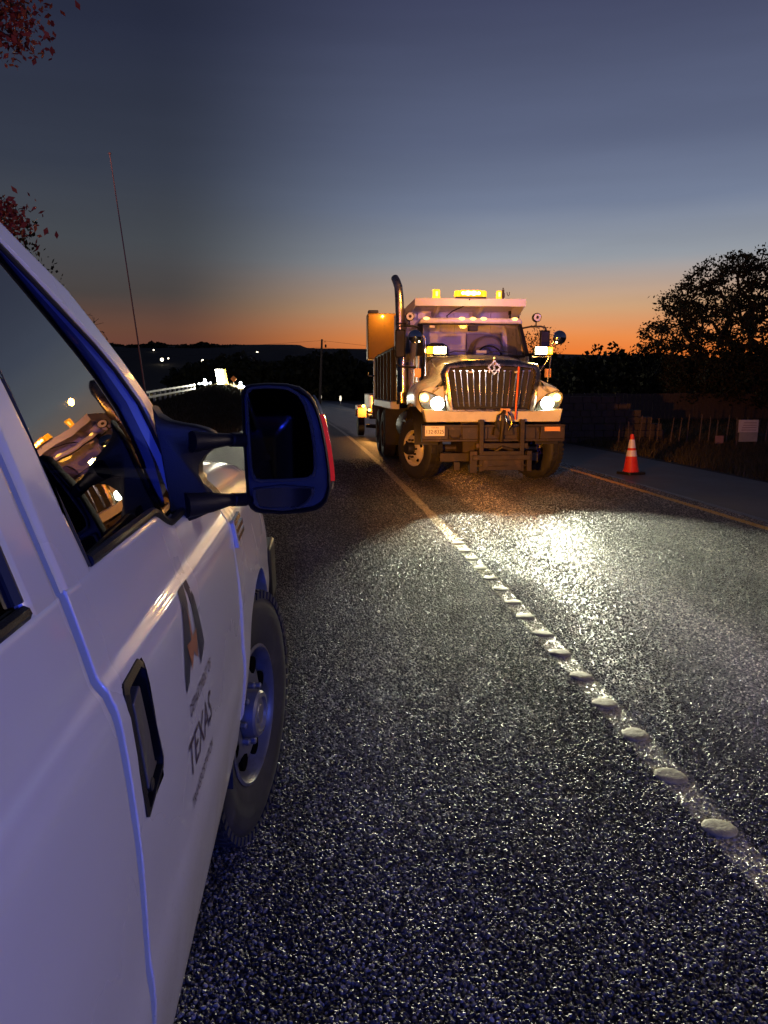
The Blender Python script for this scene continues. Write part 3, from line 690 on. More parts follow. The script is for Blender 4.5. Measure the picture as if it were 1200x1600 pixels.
# fender badge
bd = MB(PX)
def fs_x(y, z):
    p = fy_profile(y); return float(np.interp(z, [q[1] for q in p], [q[0] for q in p]))
for k, (ya, yb, z) in enumerate(((2.035, 2.20, 1.128), (2.04, 2.22, 1.106), (2.05, 2.22, 1.084))):
    bd.add([(fs_x(y, zz)+d, y, zz) for d in (.001, .009) for y, zz in ((ya, z-.006), (yb, z-.006), (yb+.01, z+.006), (ya, z+.006))], [(0, 1, 2, 3), (7, 6, 5, 4), (0, 4, 5, 1), (1, 5, 6, 2), (2, 6, 7, 3), (3, 7, 4, 0)])
bd.build('fender_badge', M_['chrome'], fen, smooth=False)
bb = MB(PX); bb.add([(fs_x(y, zz)+d, y, zz) for d in (.001, .012) for y, zz in ((2.012, 1.068), (2.032, 1.068), (2.036, 1.14), (2.012, 1.135))], [(0, 1, 2, 3), (7, 6, 5, 4), (0, 4, 5, 1), (1, 5, 6, 2), (2, 6, 7, 3), (3, 7, 4, 0)])
bb.build('badge_frame', M_['white'], fen, bev=.002, smooth=False)
# antenna
an = MB(PX); an.tube([(-.595, 2.80, 1.22), (-.60, 2.82, 1.28)], .012, 10); an.tube([(-.60, 2.82, 1.28), (-.635, 2.84, 1.6), (-.668, 2.855, 1.9), (-.708, 2.87, 2.27)], [.0035, .003, .0024, .002], 6); an.sphere((-.708, 2.87, 2.275), .005, 8, 6)
an.build('antenna', M_['blk'], PK)
# roof light bar (the amber strobe that lights the dump truck)
lb = MB(PX); lb.box(-1.75, -.72, -.12, .12, 1.93, 1.97); lb.build('roof_light_bar', M_['black'], PK, bev=.01)

# decal on the front door
def decal(poly, name, m, off=.0012):
    """outline in (Y, z) laid on the door skin"""
    bm = bmesh.new(); vs = [bm.verts.new((0, y, z)) for y, z in poly]; f = bm.faces.new(vs)
    bmesh.ops.triangulate(bm, faces=[f]); bmesh.ops.subdivide_edges(bm, edges=bm.edges, cuts=3, use_grid_fill=True)
    for v in bm.verts: v.co = Vector((sx(v.co.z)+off, v.co.y, v.co.z)) - Vector(PX)
    me = bpy.data.meshes.new(name); bmesh.ops.recalc_face_normals(bm, faces=bm.faces); bm.to_mesh(me); bm.free(); me.materials.append(m)
    o = bpy.data.objects.new(name, me); COL.objects.link(o); o.parent = fd; return o
decal([(1.290, 1.150), (1.338, 1.150), (1.300, 1.085), (1.268, 1.035), (1.240, 1.008), (1.206, 1.000), (1.212, 1.030), (1.255, 1.10)], 'decal_bar', M_['navy'])
decal([(1.342, 1.150), (1.372, 1.150), (1.412, 1.018), (1.352, .996), (1.350, 1.03), (1.348, 1.085)], 'decal_bar', M_['navy'])
cy, cz = 1.302, 1.052; sp_ = []
for k in range(10):
    a = math.pi/2 + k*math.pi/5; r = (.056 if k else .085) if k % 2 == 0 else .015
    sp_.append((cy+r*math.cos(a)*.9, cz+r*math.sin(a)*.8))
decal(sp_, 'decal_star', M_['star'], .0022)
def text_mesh(txt, size, font_serif=False, align='CENTER'):
    c = bpy.data.curves.new('t', 'FONT'); c.body = txt; c.size = size; c.align_x = align; c.align_y = 'CENTER'; c.resolution_u = 4
    o = bpy.data.objects.new('t', c); COL.objects.link(o); bpy.context.view_layer.update()
    me = bpy.data.meshes.new_from_object(o.evaluated_get(bpy.context.evaluated_depsgraph_get()))
    bpy.data.objects.remove(o); return me
def door_text(txt, yc, zc, size, wscale, name):
    me = text_mesh(txt, size)
    for v in me.vertices:
        y = yc + v.co.x*wscale; z = zc + v.co.y
        v.co = Vector((sx(z)+.0013, y, z)) - Vector(PX)
    me.materials.clear(); me.materials.append(M_['ink'])
    o = bpy.data.objects.new(name, me); COL.objects.link(o); o.parent = fd; return o
door_text('DEPARTMENT OF', 1.335, .962, .030, 1.0, 'lettering')
door_text('TEXAS', 1.300, .888, .085, 1.0, 'lettering')
door_text('TRANSPORTATION', 1.300, .815, .028, .95, 'lettering')

# front wheel, steered a little toward the road
def pickup_wheel(x, y, steer, side=1):
    e = bpy.data.objects.new('wheel', None); COL.objects.link(e); e.parent = PK; e.location = Vector((x, y, .408)) - Vector(PX); e.rotation_euler = (0, 0, R_(steer))
    s = side
    ty = MB(); prof = [(.215, -.02), (.235, -.012), (.30, .002), (.355, .004), (.385, -.006), (.398, -.022), (.4045, -.045), (.4055, -.12), (.4045, -.20), (.398, -.225), (.37, -.24), (.28, -.235), (.215, -.22)]
    ty.lathe([(r, h*s) for r, h in prof], axis='X', n=72, close=True)
    # tread blocks
    for k in range(60):
        a = 2*math.pi*k/60; M = Matrix.Rotation(a, 4, 'X')
        for (h0, h1, sh) in ((-.012, -.075, 0), (-.082, -.135, .4), (-.142, -.20, 0), (-.205, -.234, .3)):
            Mk = Matrix.Rotation(a+sh*2*math.pi/60, 4, 'X')
            ty.box(min(h0*s, h1*s), max(h0*s, h1*s), -.0145, .0145, .399, .4125, Mk)
        ty.box(*sorted((0.0*s, -.03*s)), -.012, .012, .384, .4085, M)
    ty.build('tyre', M_['tyre'], e, norm=False, ang=40)
    rm = MB(); pr2 = [(.228, -.018), (.232, -.010), (.222, -.006), (.214, -.016), (.205, -.05), (.198, -.075), (.188, -.072), (.160, -.040), (.125, -.028), (.098, -.030), (.085, -.036), (.05, -.04), (.0001, -.04)]
    rm.lathe([(r, h*s) for r, h in pr2], axis='X', n=48, cap=False); rm.build('rim', M_['steel'], e, ang=30)
    for k in range(8):
        hl = MB(); a = 2*math.pi*(k+.5)/8; hl.lathe([(.030, -.006*s), (.030, .006*s), (.0001, .0065*s)], c=(-.036*s, .157*math.cos(a), .157*math.sin(a)), axis='X', n=16); hl.build('hand_hole', M_['hole'], e)
    hc = MB(); hc.lathe([(r, h*s) for r, h in [(.080, -.04), (.077, .004), (.070, .012), (.058, .014), (.052, .004), (.034, .004), (.028, .010), (.0001, .011)]], axis='X', n=40); hc.build('hub_cap', M_['hub'], e, ang=30)
    lg = MB()
    for k in range(8):
        a = 2*math.pi*k/8; lg.lathe([(.0115, -.035*s), (.0115, -.012*s), (.008, -.008*s), (.0001, -.008*s)], c=(0, .098*math.cos(a), .098*math.sin(a)), axis='X', n=6)
    lg.build('lug_nuts', M_['hub'], e, kind='stuff')
    return e
pickup_wheel(-.222, AX, -12, 1)
pickup_wheel(2*PX[0]+.222, AX, -12, -1)
pickup_wheel(-.262, -1.42, 0, 1); pickup_wheel(2*PX[0]+.262, -1.42, 0, -1)

# towing mirror
F_ = np.array([math.sin(R_(4.7))*math.cos(R_(9.56)), math.cos(R_(4.7))*math.cos(R_(9.56)), -math.sin(R_(9.56))])
RR = np.array([math.cos(R_(4.7)), -math.sin(R_(4.7)), 0]); UU = np.cross(RR, F_)
def at(x, y, Yd):
    """measured picture point at road distance Yd, in metres (used only to read off real dimensions)"""
    r = F_ + RR*(x-600)/1200 + UU*(800-y)/1200; s = Yd/r[1]
    return (r[0]*s, Yd, 1.5+r[2]*s)
me_ = bpy.data.objects.new('towing_mirror', None); COL.objects.link(me_); me_.parent = PK
YM = 1.68
out = [(377, 612), (381, 604), (390, 601), (420, 599), (448, 600), (468, 605), (484, 616), (494, 632), (503, 660), (511, 700), (516, 738), (517, 765), (511, 785), (499, 796), (476, 801), (440, 803), (405, 802), (392, 797), (386, 780), (383, 740), (379, 670)]
def rs_poly(poly, n=56):
    P = np.array(poly+[poly[0]], float); d = np.r_[0, np.cumsum(np.hypot(*np.diff(P, axis=0).T))]; t = np.linspace(0, d[-1], n, endpoint=False)
    return [(np.interp(a, d, P[:, 0]), np.interp(a, d, P[:, 1])) for a in t]
out = rs_poly(out)
base = [np.array(at(x, y, YM)) for x, y in out]; c = sum(base)/len(base)
hb = MB(PX); rows = []
for dy, s_ in ((.003, .925), (-.009, .945), (-.0135, .965), (-.012, .985), (-.004, 1.0), (.015, 1.01), (.04, .985), (.065, .92), (.082, .80), (.09, .60), (.094, .3), (.095, .02)):
    rows.append([tuple(c + (b-c)*np.array([s_, 1, s_]) + np.array([0, dy, 0])) for b in base] + [tuple(c + (base[0]-c)*np.array([s_, 1, s_]) + np.array([0, dy, 0]))])
hb.grid(rows); hb.build('mirror_housing', M_['black'], me_, ang=60)
bp_ = MB(PX); bp_.grid([[tuple(c + (b-c)*np.array([.95, 1, .95]) + np.array([0, .003, 0])) for b in base+[base[0]]], [tuple(c+np.array([0, .003, 0]))]*(len(base)+1)]); bp_.build('mirror_backing', M_['blk'], me_, smooth=False)
def rim_and_glass(poly, gm, rname, gname):
    poly = rs_poly(poly, 48); P = [np.array(at(x, y, YM)) for x, y in poly]; cc = sum(P)/len(P)
    g = MB(PX); g.add([tuple(p+np.array([0, -.007, 0])) for p in P], [tuple(range(len(P)))]); g.build(gname, gm, me_, smooth=False)
    m = MB(PX); rows = []
    for dx, dy in ((0, -.006), (.001, -.013), (.004, -.015), (.007, -.013), (.008, .002)):
        row = []
        for p in P:
            d = (p-cc); d[1] = 0; d = d/np.linalg.norm(d); row.append(tuple(p+d*dx+np.array([0, dy, 0])))
        rows.append(row+[row[0]])
    m.grid(rows); m.build(rname, M_['mrim'], me_)
M_['mrim'] = mat('mirror_bezel_plastic', (.045, .045, .05), .3)
rim_and_glass([(388, 622), (388, 614), (393, 609), (420, 607), (448, 609), (464, 617), (474, 632), (483, 662), (489, 700), (490, 732), (487, 742), (478, 745), (440, 747), (404, 748), (398, 744), (395, 730)], M_['mirror'], 'glass_bezel', 'mirror_glass')
rim_and_glass([(400, 766), (404, 763), (440, 762), (480, 762), (487, 764), (486, 772), (478, 783), (466, 790), (440, 792), (410, 791), (403, 786)], M_['mirrorb'], 'glass_bezel', 'spotter_glass')
# marker lamp and silver trim on the outer edge
ml = MB(PX)
def outp(y, dY):  # outer edge of the head at picture height y
    xs_ = [p for p in out if p[0] > 470]; xs_.sort(key=lambda p: p[1])
    x = np.interp(y, [p[1] for p in xs_], [p[0] for p in xs_]); return np.array(at(x, y, YM)) + np.array([0, dY, 0])
rows = []
for y in np.linspace(648, 752, 14): p = outp(y, 0); rows.append([tuple(p+np.array(d)) for d in ((.0005, .002, 0), (.0095, .008, 0), (.0105, .03, 0), (.004, .056, 0))])
ml.grid(rows); ml.build('marker_lamp', M_['redlens'], me_)
tr_ = MB(PX); rows = []
for y in np.linspace(618, 770, 18): p = outp(y, 0); rows.append([tuple(p+np.array(d)) for d in ((.004, .056, 0), (.0085, .062, 0), (.005, .075, 0))])
tr_.grid(rows); tr_.build('edge_trim', M_['chrome'], me_)
# arms and sail mount
for nm, pts, r in (('mirror_arm', [at(300, 690, 1.575), at(330, 689, 1.60), at(355, 687, 1.64), at(392, 688, 1.70)], [.022, .017, .0132, .0132]), ('mirror_arm', [at(290, 790, 1.57), at(330, 785, 1.60), at(358, 781, 1.64), at(395, 780, 1.70)], [.026, .021, .0132, .0132])):
    m = MB(PX); m.tube(pts, r, 16); m.build(nm, M_['black'], me_)
    k = MB(PX); k.tube([tuple(np.array(pts[2])*.9+np.array(pts[3])*.1), tuple(np.array(pts[2])*.3+np.array(pts[3])*.7)], .015, 16); k.build('arm_sleeve', M_['black'], me_, bev=.003)
sail = [(238, 634, 1.62), (246, 646, 1.64), (262, 656, 1.66), (284, 661, 1.70), (304, 664, 1.74), (322, 669, 1.77), (334, 675, 1.79), (338, 690, 1.79), (332, 702, 1.79), (320, 712, 1.77), (312, 726, 1.75), (312, 742, 1.75), (320, 756, 1.77), (334, 768, 1.79), (344, 780, 1.80), (340, 793, 1.79), (326, 802, 1.77), (306, 811, 1.73), (286, 818, 1.66), (274, 821, 1.58), (267, 800, 1.56), (261, 760, 1.56), (252, 710, 1.57), (243, 670, 1.60)]
P = [np.array(at(x, y, 1.56+(Y_-1.56)*.25)) for x, y, Y_ in sail]; cc = sum(P)/len(P)
m = MB(PX); rows = []
for s_, dy in ((.93, -.010), (.965, -.009), (.985, -.005), (1.0, .003), (1.0, .03), (.98, .05)):
    rows.append([tuple(cc+(p-cc)*np.array([s_, 1, s_])+np.array([0, dy, 0])) for p in P])
m.grid([r+[r[0]] for r in rows]); m.add(rows[0], [tuple(range(len(P)))]); m.add(rows[-1], [tuple(range(len(P)))[::-1]])
m.build('mirror_mount', M_['black'], me_, ang=60)

# ------------------------------------------------------------------ DUMP TRUCK (local: x across, y away from the camera, z up, origin under its bumper)
DT = thing('dump_truck', 'white heavy dump truck with lit headlights and amber warning lights facing the camera', 'dump truck', (TX, TY, gz(12.9)), (R_(-.57), 0, R_(.35)))
T = DT
# bumper
b = MB(); b.box(-1.13, 1.13, 0, .07, .70, .735); b.box(-1.13, 1.13, 0, .07, .925, .96); b.box(-1.13, 1.13, .07, .09, .70, .96)
for (x0, x1) in ((-1.13, -.72), (-.50, -.10), (.38, .66), (.74, 1.13)): b.box(x0, x1, 0.004, .07, .735, .925)
b.build('bumper', M_['bumper'], T, bev=.006)
p = MB(); p.box(-1.085, -.78, -.012, -.002, .79, .945); pl = p.build('license_plate', M_['plate'], T, bev=.004)
def flat_text(txt, size, x, y, z, m, parent, name, ws=1.0):
    me = text_mesh(txt, size)
    for v in me.vertices: v.co = Vector((x+v.co.x*ws, y, z+v.co.y))
    me.materials.clear(); me.materials.append(m); o = bpy.data.objects.new(name, me); COL.objects.link(o); o.parent = parent; return o
flat_text('132\u00b78325', .083, -.9325, -.0145, .853, M_['plink'], pl, 'plate_number', .93)
flat_text('TEXAS', .034, -.9325, -.0145, .918, M_['plink'], pl, 'plate_state', 1.2)
m = MB(); m.box(.80, 1.05, -.006, -.001, .855, .925); m.build('reflective_tape', M_['tape'], T)
# tow openings, hooks
m = MB(); m.box(-.70, -.53, .03, .06, .78, .88); m.tube([(-.70, .01, .79), (-.66, .0, .75), (-.56, 0, .75), (-.53, .01, .80)], .014, 8); m.build('tow_hook', M_['dark'], T)
m = MB(); m.tube([(.56, -.01, .93), (.70, -.02, .93), (.72, -.02, .84)], .012, 8); m.build('tow_hook', M_['dark'], T)
# plow hitch frame below and in front
h = MB()
for x in (-.22, .42): h.box(x-.035, x+.035, -.12, 0, .24, 1.04)
h.box(-.30, .52, -.10, -.03, .60, .68); h.box(-.36, .55, -.16, -.05, .42, .50); h.box(-.20, .42, -.13, -.09, .26, .56); h.box(-.40, -.28, -.12, -.02, .22, .56); h.box(.50, .58, -.12, -.02, .24, .56)
h.box(-.62, -.52, 0.05, .15, .25, .38); h.box(-.8, .8, .3, .42, .36, .50)
h.tube([(-.36, -.1, .33), (.0, -.12, .33), (.52, -.1, .33)], .02, 8)
h.build('plow_hitch', M_['dark'], T, bev=.008)
h = MB(); h.box(-.02, .30, -.06, .10, .80, 1.02, tp=.05); h.tube([(.10, -.05, .70), (.11, -.10, .95), (.14, -.02, 1.18)], .035, 10); h.tube([(.0, -.08, .55), (.10, -.12, .62), (.28, -.10, .57)], .03, 10); h.build('lift_cylinder', M_['dark'], T, bev=.006)
h = MB(); h.box(.10, .24, -.04, .06, 1.16, 1.21); h.box(.16, .20, -.05, .0, .95, 1.15); h.build('lift_arm', M_['tape'], T, bev=.005)
for pts in ([(.12, -.06, 1.15), (.02, -.12, 1.10), (.0, -.10, .98), (.06, -.08, .86)], [(.20, -.06, 1.16), (.24, -.12, 1.08), (.24, -.13, .98), (.20, -.10, .88)], [(.16, -.08, 1.10), (.17, -.15, 1.0), (.26, -.12, .92), (.36, -.08, .96)]):
    h = MB(); h.tube(pts, .014, 8); h.build('hydraulic_hose', M_['chrome'] if pts[0][0] > .13 else M_['blk'], T)
m = MB(); m.tube([(.315, -.05, 1.04), (.35, -.06, 1.84)], .016, 8); m.build('marker_rod', M_['red'], T)
# lower fascia
f = MB(); f.prism([(-1.06, 1.00), (1.06, 1.00), (1.10, 1.20), (.66, 1.165), (-.66, 1.165), (-1.10, 1.20)], .06, .30, 'Y'); f.build('front_valance', M_['twhite'], T, bev=.012)
# hood: lofted sections, front to back
def hood_section(y, hw, zt, zf, fw):
    """half outline from centre top to fender outer bottom"""
    half = [(0, zt), (hw*.35, zt-.008), (hw*.68, zt-.03), (hw*.86, zt-.075), (hw*.95, zt-.15), (hw*.985, zt-.26), (hw+.01, zf+.04), (hw+.05, zf-.01), (hw+.14, zf-.045), (fw-.06, zf-.12), (fw-.015, zf-.20), (fw, zf-.30), (fw, zf-.42)]
    L = [(-x, y, z) for x, z in half[::-1]]; Rr = [(x, y, z) for x, z in half[1:]]
    return L+Rr
hm = MB(); rows = [hood_section(.30, .74, 1.88, 1.56, 1.10), hood_section(.34, .765, 1.925, 1.60, 1.14), hood_section(.45, .78, 1.96, 1.65, 1.17), hood_section(.8, .80, 2.01, 1.70, 1.18), hood_section(1.2, .84, 2.06, 1.70, 1.18), hood_section(1.62, .88, 2.10, 1.66, 1.18)]
hm.grid(rows); hm.build('hood', M_['twhite'], T, ang=50)
# front face of the hood around grille and headlamps
for s in (-1, 1):
    ff = MB(); ff.prism([(s*.70, 1.17), (s*1.10, 1.20), (s*1.135, 1.30), (s*1.14, 1.42), (s*1.10, 1.50), (s*.98, 1.545), (s*.80, 1.57), (s*.745, 1.60), (s*.735, 1.80), (s*.68, 1.86), (s*.64, 1.86), (s*.71, 1.70)], .27, .40, 'Y')
    ff.build('fender_front', M_['twhite'], T, bev=.02, seg=3)
for s in (-1, 1):
    a = MB(); rows = []
    for k in range(13):
        t = math.pi*k/12; rows.append([(s*x, 1.12-.62*math.cos(t), .62+.60*math.sin(t)) for x in (1.185, .8)])
    a.grid(rows); a.build('wheel_arch', M_['blk'], T)
# grille surround, back panel, bars
GW = lambda z: .605+.095*((z-1.20)/.62)
g = MB(); outer = []; 
def grille_out(e):
    pts = [(-GW(1.20)-e, 1.20-e), (GW(1.20)+e, 1.20-e), (GW(1.5)+e, 1.5), (GW(1.75)+e, 1.75), (.66+e*.7, 1.82+e*.7), (.4, 1.845+e), (0, 1.86+e), (-.4, 1.845+e), (-.66-e*.7, 1.82+e*.7), (-GW(1.75)-e, 1.75), (-GW(1.5)-e, 1.5)]
    return pts
rows = []
for e, y in ((-.0, .30), (0, .225), (.014, .20), (.05, .205), (.09, .225), (.115, .29)):
    q = grille_out(e); rows.append([(x, y, z) for x, z in q+[q[0]]])
g.grid(rows); g.build('grille_surround', M_['dchrome'], T, ang=50)
g = MB(); q = grille_out(0); g.add([(x, .295, z) for x, z in q], [tuple(range(len(q)))]); g.build('radiator', M_['blk'], T, smooth=False)
g = MB(); g.box(-.66, .66, .262, .288, 1.775, 1.80); g.box(-.60, .60, .262, .288, 1.28, 1.30); g.build('grille_crossbar', M_['dark'], T)
pb = None
for k in range(13):
    xt = -.60+1.2*k/12; xb = xt*.865
    g = MB(); g.add([(xb-.009, .245, 1.235), (xb+.009, .245, 1.235), (xt+.010, .232, 1.79), (xt-.010, .232, 1.79), (xb-.009, .28, 1.235), (xb+.009, .28, 1.235), (xt+.010, .28, 1.79), (xt-.010, .28, 1.79)],
        [(0, 1, 2, 3), (7, 6, 5, 4), (0, 4, 5, 1), (1, 5, 6, 2), (2, 6, 7, 3), (3, 7, 4, 0)])
    g.box(xt-.018, xt+.018, .226, .245, 1.775, 1.80)
    g.build('grille_bar', M_['chrome'], T, bev=.003)
for x in (-.33, .40):
    g = MB(); g.box(x-.04, x+.04, .224, .24, 1.755, 1.785); g.build('grille_clip', M_['shield'], T, bev=.004)
# emblem: diamond frame with a stem and dot
def diamond(cx, cz, w, h): return [(cx-w, cz), (cx, cz-h), (cx+w, cz), (cx, cz+h)]
e = MB(); o_, i_ = diamond(0.02, 1.84, .115, .12), diamond(0.02, 1.84, .075, .08)
e.add([(x, .16, z) for x, z in o_]+[(x, .16, z) for x, z in i_]+[(x, .22, z) for x, z in o_]+[(x, .22, z) for x, z in i_],
      [(k, (k+1) % 4, 4+(k+1) % 4, 4+k) for k in range(4)]+[(8+k, 8+(k+1) % 4, (k+1) % 4, k) for k in range(4)]+[(4+k, 4+(k+1) % 4, 12+(k+1) % 4, 12+k) for k in range(4)])
e.box(-.07, -.045, .16, .22, 1.75, 1.80); e.box(.085, .11, .16, .22, 1.755, 1.80)
em = e.build('emblem', M_['dchrome'], T, bev=.003, smooth=False)
e = MB(); e.box(.008, .032, .165, .20, 1.80, 1.86); e.box(-.01, .05, .165, .20, 1.79, 1.802); e.box(-.01, .05, .165, .20, 1.868, 1.88); e.build('emblem_stem', M_['dchrome'], em, smooth=False)
e = MB(); e.sphere((.02, .19, 1.985), .014, 8, 6); e.build('emblem_dot', M_['ambsm'], em)
# headlamps
for s, hx_, ax_ in ((-1, -.86, -1.055), (1, .90, 1.06)):
    hr = bpy.data.objects.new('headlight', None); COL.objects.link(hr); hr.parent = T
    b = MB(); poly = [(s*.70, 1.155), (s*.98, 1.165), (s*1.10, 1.23), (s*1.15, 1.35), (s*1.145, 1.44), (s*1.05, 1.475), (s*.90, 1.42), (s*.76, 1.30)]
    rows = []
    P2 = [np.array(q) for q in rs_poly(poly, 40)]; c2 = sum(P2)/len(P2)
    for sc_, y in ((1.06, .28), (1.06, .245), (1.0, .235), (.95, .245), (.93, .30)): rows.append([(c2[0]+(q[0]-c2[0])*sc_, y, c2[1]+(q[1]-c2[1])*sc_) for q in P2+[P2[0]]])
    b.grid(rows); b.build('headlight_bezel', M_['dark'], hr)
    b = MB(); b.add([(c2[0]+(q[0]-c2[0])*.94, .262, c2[1]+(q[1]-c2[1])*.94) for q in P2], [tuple(range(len(P2)))]); b.build('reflector', M_['headring'], hr, smooth=False)
    b = MB(); b.lathe([(.115, .262), (.112, .225), (.105, .222), (.100, .255)], c=(hx_, 0, 1.285), axis='Y', n=32, close=True); b.build('lamp_ring', M_['chrome'], hr)
    b = MB(); b.lathe([(.098, .25), (.08, .225), (.05, .205), (.0001, .198)], c=(hx_, 0, 1.285), axis='Y', n=32); b.build('low_beam', M_['head'], hr)
    b = MB(); b.lathe([(.062, .255), (.055, .225), (.03, .21), (.0001, .205)], c=(ax_, 0, 1.375), axis='Y', n=24); b.build('turn_signal', M_['ambon'], hr)
lamp('turn_signal_light', 'POINT', (TX-1.07, TY+.0, 1.27), 2.5, (1, .45, .1), size=.05)
lamp('turn_signal_light', 'POINT', (TX+1.07, TY+.0, 1.27), 2.5, (1, .45, .1), size=.05)
# cab
cb = MB()
def cab_ring(y, w, zt): return [(-w, y, 1.15), (-w, y, 2.1), (-w*.955, y, zt-.10), (-w*.90, y, zt-.02), (-w*.6, y, zt+.005), (0, y, zt+.015), (w*.6, y, zt+.005), (w*.90, y, zt-.02), (w*.955, y, zt-.10), (w, y, 2.1), (w, y, 1.15)]
cb.grid([cab_ring(2.08, .97, 2.70), cab_ring(2.2, .985, 2.735), cab_ring(2.6, .99, 2.75), cab_ring(3.15, .98, 2.73)])
cb.box(-.97, .97, 1.64, 3.15, 1.12, 1.20); cb.box(-.95, .95, 3.13, 3.16, 1.15, 2.05)
cb.build('cab_shell', M_['twhite'], T, ang=50)
for s in (-1, 1):
    dr = MB(); dr.box(*sorted((s*.955, s*.985)), 1.66, 2.10, 1.15, 2.08); dr.box(*sorted((s*.99, s*1.005)), 2.0, 2.9, 1.30, 2.05)
    dr.build('cab_door', M_['twhite'], T, bev=.01)
vz = MB(); vz.prism([(-.93, 2.655), (-.89, 2.75), (.89, 2.75), (.93, 2.655)], 1.92, 2.16, 'Y'); vz.build('roof_cap', M_['twhite'], T, bev=.03, seg=3)
# A pillars + windshield
for s in (-1, 1):
    ap = MB(); ap.add([(s*.995, 1.66, 2.08), (s*.90, 1.60, 2.08), (s*.855, 1.96, 2.66), (s*.935, 2.02, 2.66), (s*.995, 1.76, 2.08), (s*.90, 1.70, 2.08), (s*.855, 2.06, 2.66), (s*.935, 2.12, 2.66)], [(0, 1, 2, 3), (7, 6, 5, 4), (0, 4, 5, 1), (1, 5, 6, 2), (2, 6, 7, 3), (3, 7, 4, 0)])
    ap.build('windshield_pillar', M_['blk'], T, bev=.01)
w = MB(); w.grid([[(.905*u, 1.60+.07*u*u, 2.08) for u in np.linspace(-1, 1, 9)], [(.855*u, 1.97+.06*u*u, 2.665) for u in np.linspace(-1, 1, 9)]]); w.build('windshield', M_['wglass'], T)
w = MB(); w.tube([(-.9, 1.645, 2.075), (-.45, 1.60, 2.075), (0, 1.585, 2.075), (.45, 1.60, 2.075), (.9, 1.645, 2.075)], .02, 8); w.tube([(-.86, 2.0, 2.655), (0, 1.95, 2.655), (.86, 2.0, 2.655)], .022, 8); w.build('windshield_seal', M_['rubber'], T)
for x0, x1 in ((-.55, -.05), (.15, .66)):
    w = MB(); w.tube([(x0, 1.58, 2.09), (x0+.2, 1.60, 2.16), (x1, 1.61, 2.14)], .008, 6); w.build('wiper', M_['blk'], T)
# inside of the cab
w = MB(); w.box(-.85, .85, 1.78, 2.05, 1.9, 2.06); w.build('dashboard', M_['interior'], T, bev=.03)
w = MB(); w.add([(-.80, 3.05, 2.12), (.12, 3.05, 2.12), (.12, 3.05, 2.56), (-.80, 3.05, 2.56)], [(0, 1, 2, 3)]); w.build('rear_wall', M_['shield'], T, smooth=False)
w = MB(); w.box(.14, .80, 3.04, 3.08, 2.1, 2.56); w.build('rear_wall', M_['seat'], T)
w = MB(); w.prism([(.20, 2.0), (.78, 2.0), (.77, 2.30), (.70, 2.44), (.58, 2.50), (.42, 2.50), (.29, 2.43), (.21, 2.28)], 2.72, 2.88, 'Y'); w.build('driver_seat', M_['seat'], T, bev=.05, seg=3)
w = MB(); w.prism([(-.72, 2.0), (-.25, 2.0), (-.26, 2.28), (-.34, 2.36), (-.62, 2.36), (-.71, 2.28)], 2.72, 2.88, 'Y'); w.build('passenger_seat', M_['interior'], T, bev=.05, seg=3)
Mr = Matrix.Translation((.42, 2.25, 2.12)) @ Matrix.Rotation(R_(-35), 4, 'X')
w = MB(); w.add([tuple(Mr @ Vector((.21*math.cos(a)+.016*math.cos(a)*math.cos(q), .016*math.sin(q), .21*math.sin(a)+.016*math.sin(a)*math.cos(q)))) for a in np.linspace(0, 2*math.pi, 29)[:-1] for q in np.linspace(0, 2*math.pi, 7)[:-1]],
    [(a*6+b, a*6+(b+1) % 6, ((a+1) % 28)*6+(b+1) % 6, ((a+1) % 28)*6+b) for a in range(28) for b in range(6)]); w.build('steering_wheel', M_['blk'], T)
w = MB(); w.box(-.05, .11, 1.86, 2.0, 2.52, 2.62); w.build('overhead_box', M_['blk'], T, bev=.01)
w = MB(); w.box(.06, .24, 1.74, 1.76, 2.08, 2.18); w.build('paper_card', M_['shield'], T)
w = MB(); w.box(-.74, -.65, 1.925, 1.93, 2.575, 2.615); w.build('windshield_sticker', M_['signw'], T)
# clearance lights on the roof cap
for x in (-.80, -.17, .03, .22, .78):
    w = MB(); w.sphere((x, 1.93, 2.735), .045, 12, 8, (1.25, .6, .62)); w.build('clearance_light', M_['ambsm'], T)
# dump body with its cab shield
HB = 3.40
d = MB(); d.box(-1.10, 1.10, HB, HB+.06, 1.25, 3.02); d.box(-1.18, -1.10, HB, HB+.4, 1.3, 2.95); d.box(1.10, 1.18, HB, HB+.4, 1.3, 2.95)
for x in (-.72, .0, .72): d.box(x-.05, x+.05, HB-.05, HB, 1.3, 2.98)
d.build('body_headboard', M_['shield'], T, bev=.006)
sh = MB(); sh.add([(-.99, 2.02, 3.06), (.99, 2.02, 3.06), (1.04, HB, 3.00), (-1.04, HB, 3.00), (-.99, 2.02, 3.085), (.99, 2.02, 3.085), (1.04, HB, 3.03), (-1.04, HB, 3.03)], [(3, 2, 1, 0), (4, 5, 6, 7), (0, 1, 5, 4), (1, 2, 6, 5), (2, 3, 7, 6), (3, 0, 4, 7)])
sh.box(-.995, .995, 2.0, 2.02, 2.96, 3.09)
for s in (-1, 1):
    sh.add([(s*.99, 2.02, 2.97), (s*.99, 2.02, 3.08), (s*1.04, HB, 3.0), (s*1.04, HB, 2.62), (s*.975, 2.02, 2.97), (s*.975, 2.02, 3.08), (s*1.025, HB, 3.0), (s*1.025, HB, 2.62)], [(0, 1, 2, 3), (7, 6, 5, 4), (0, 4, 5, 1), (1, 5, 6, 2), (2, 6, 7, 3), (3, 7, 4, 0)])
shd = sh.build('cab_shield', M_['shield'], T, smooth=False)
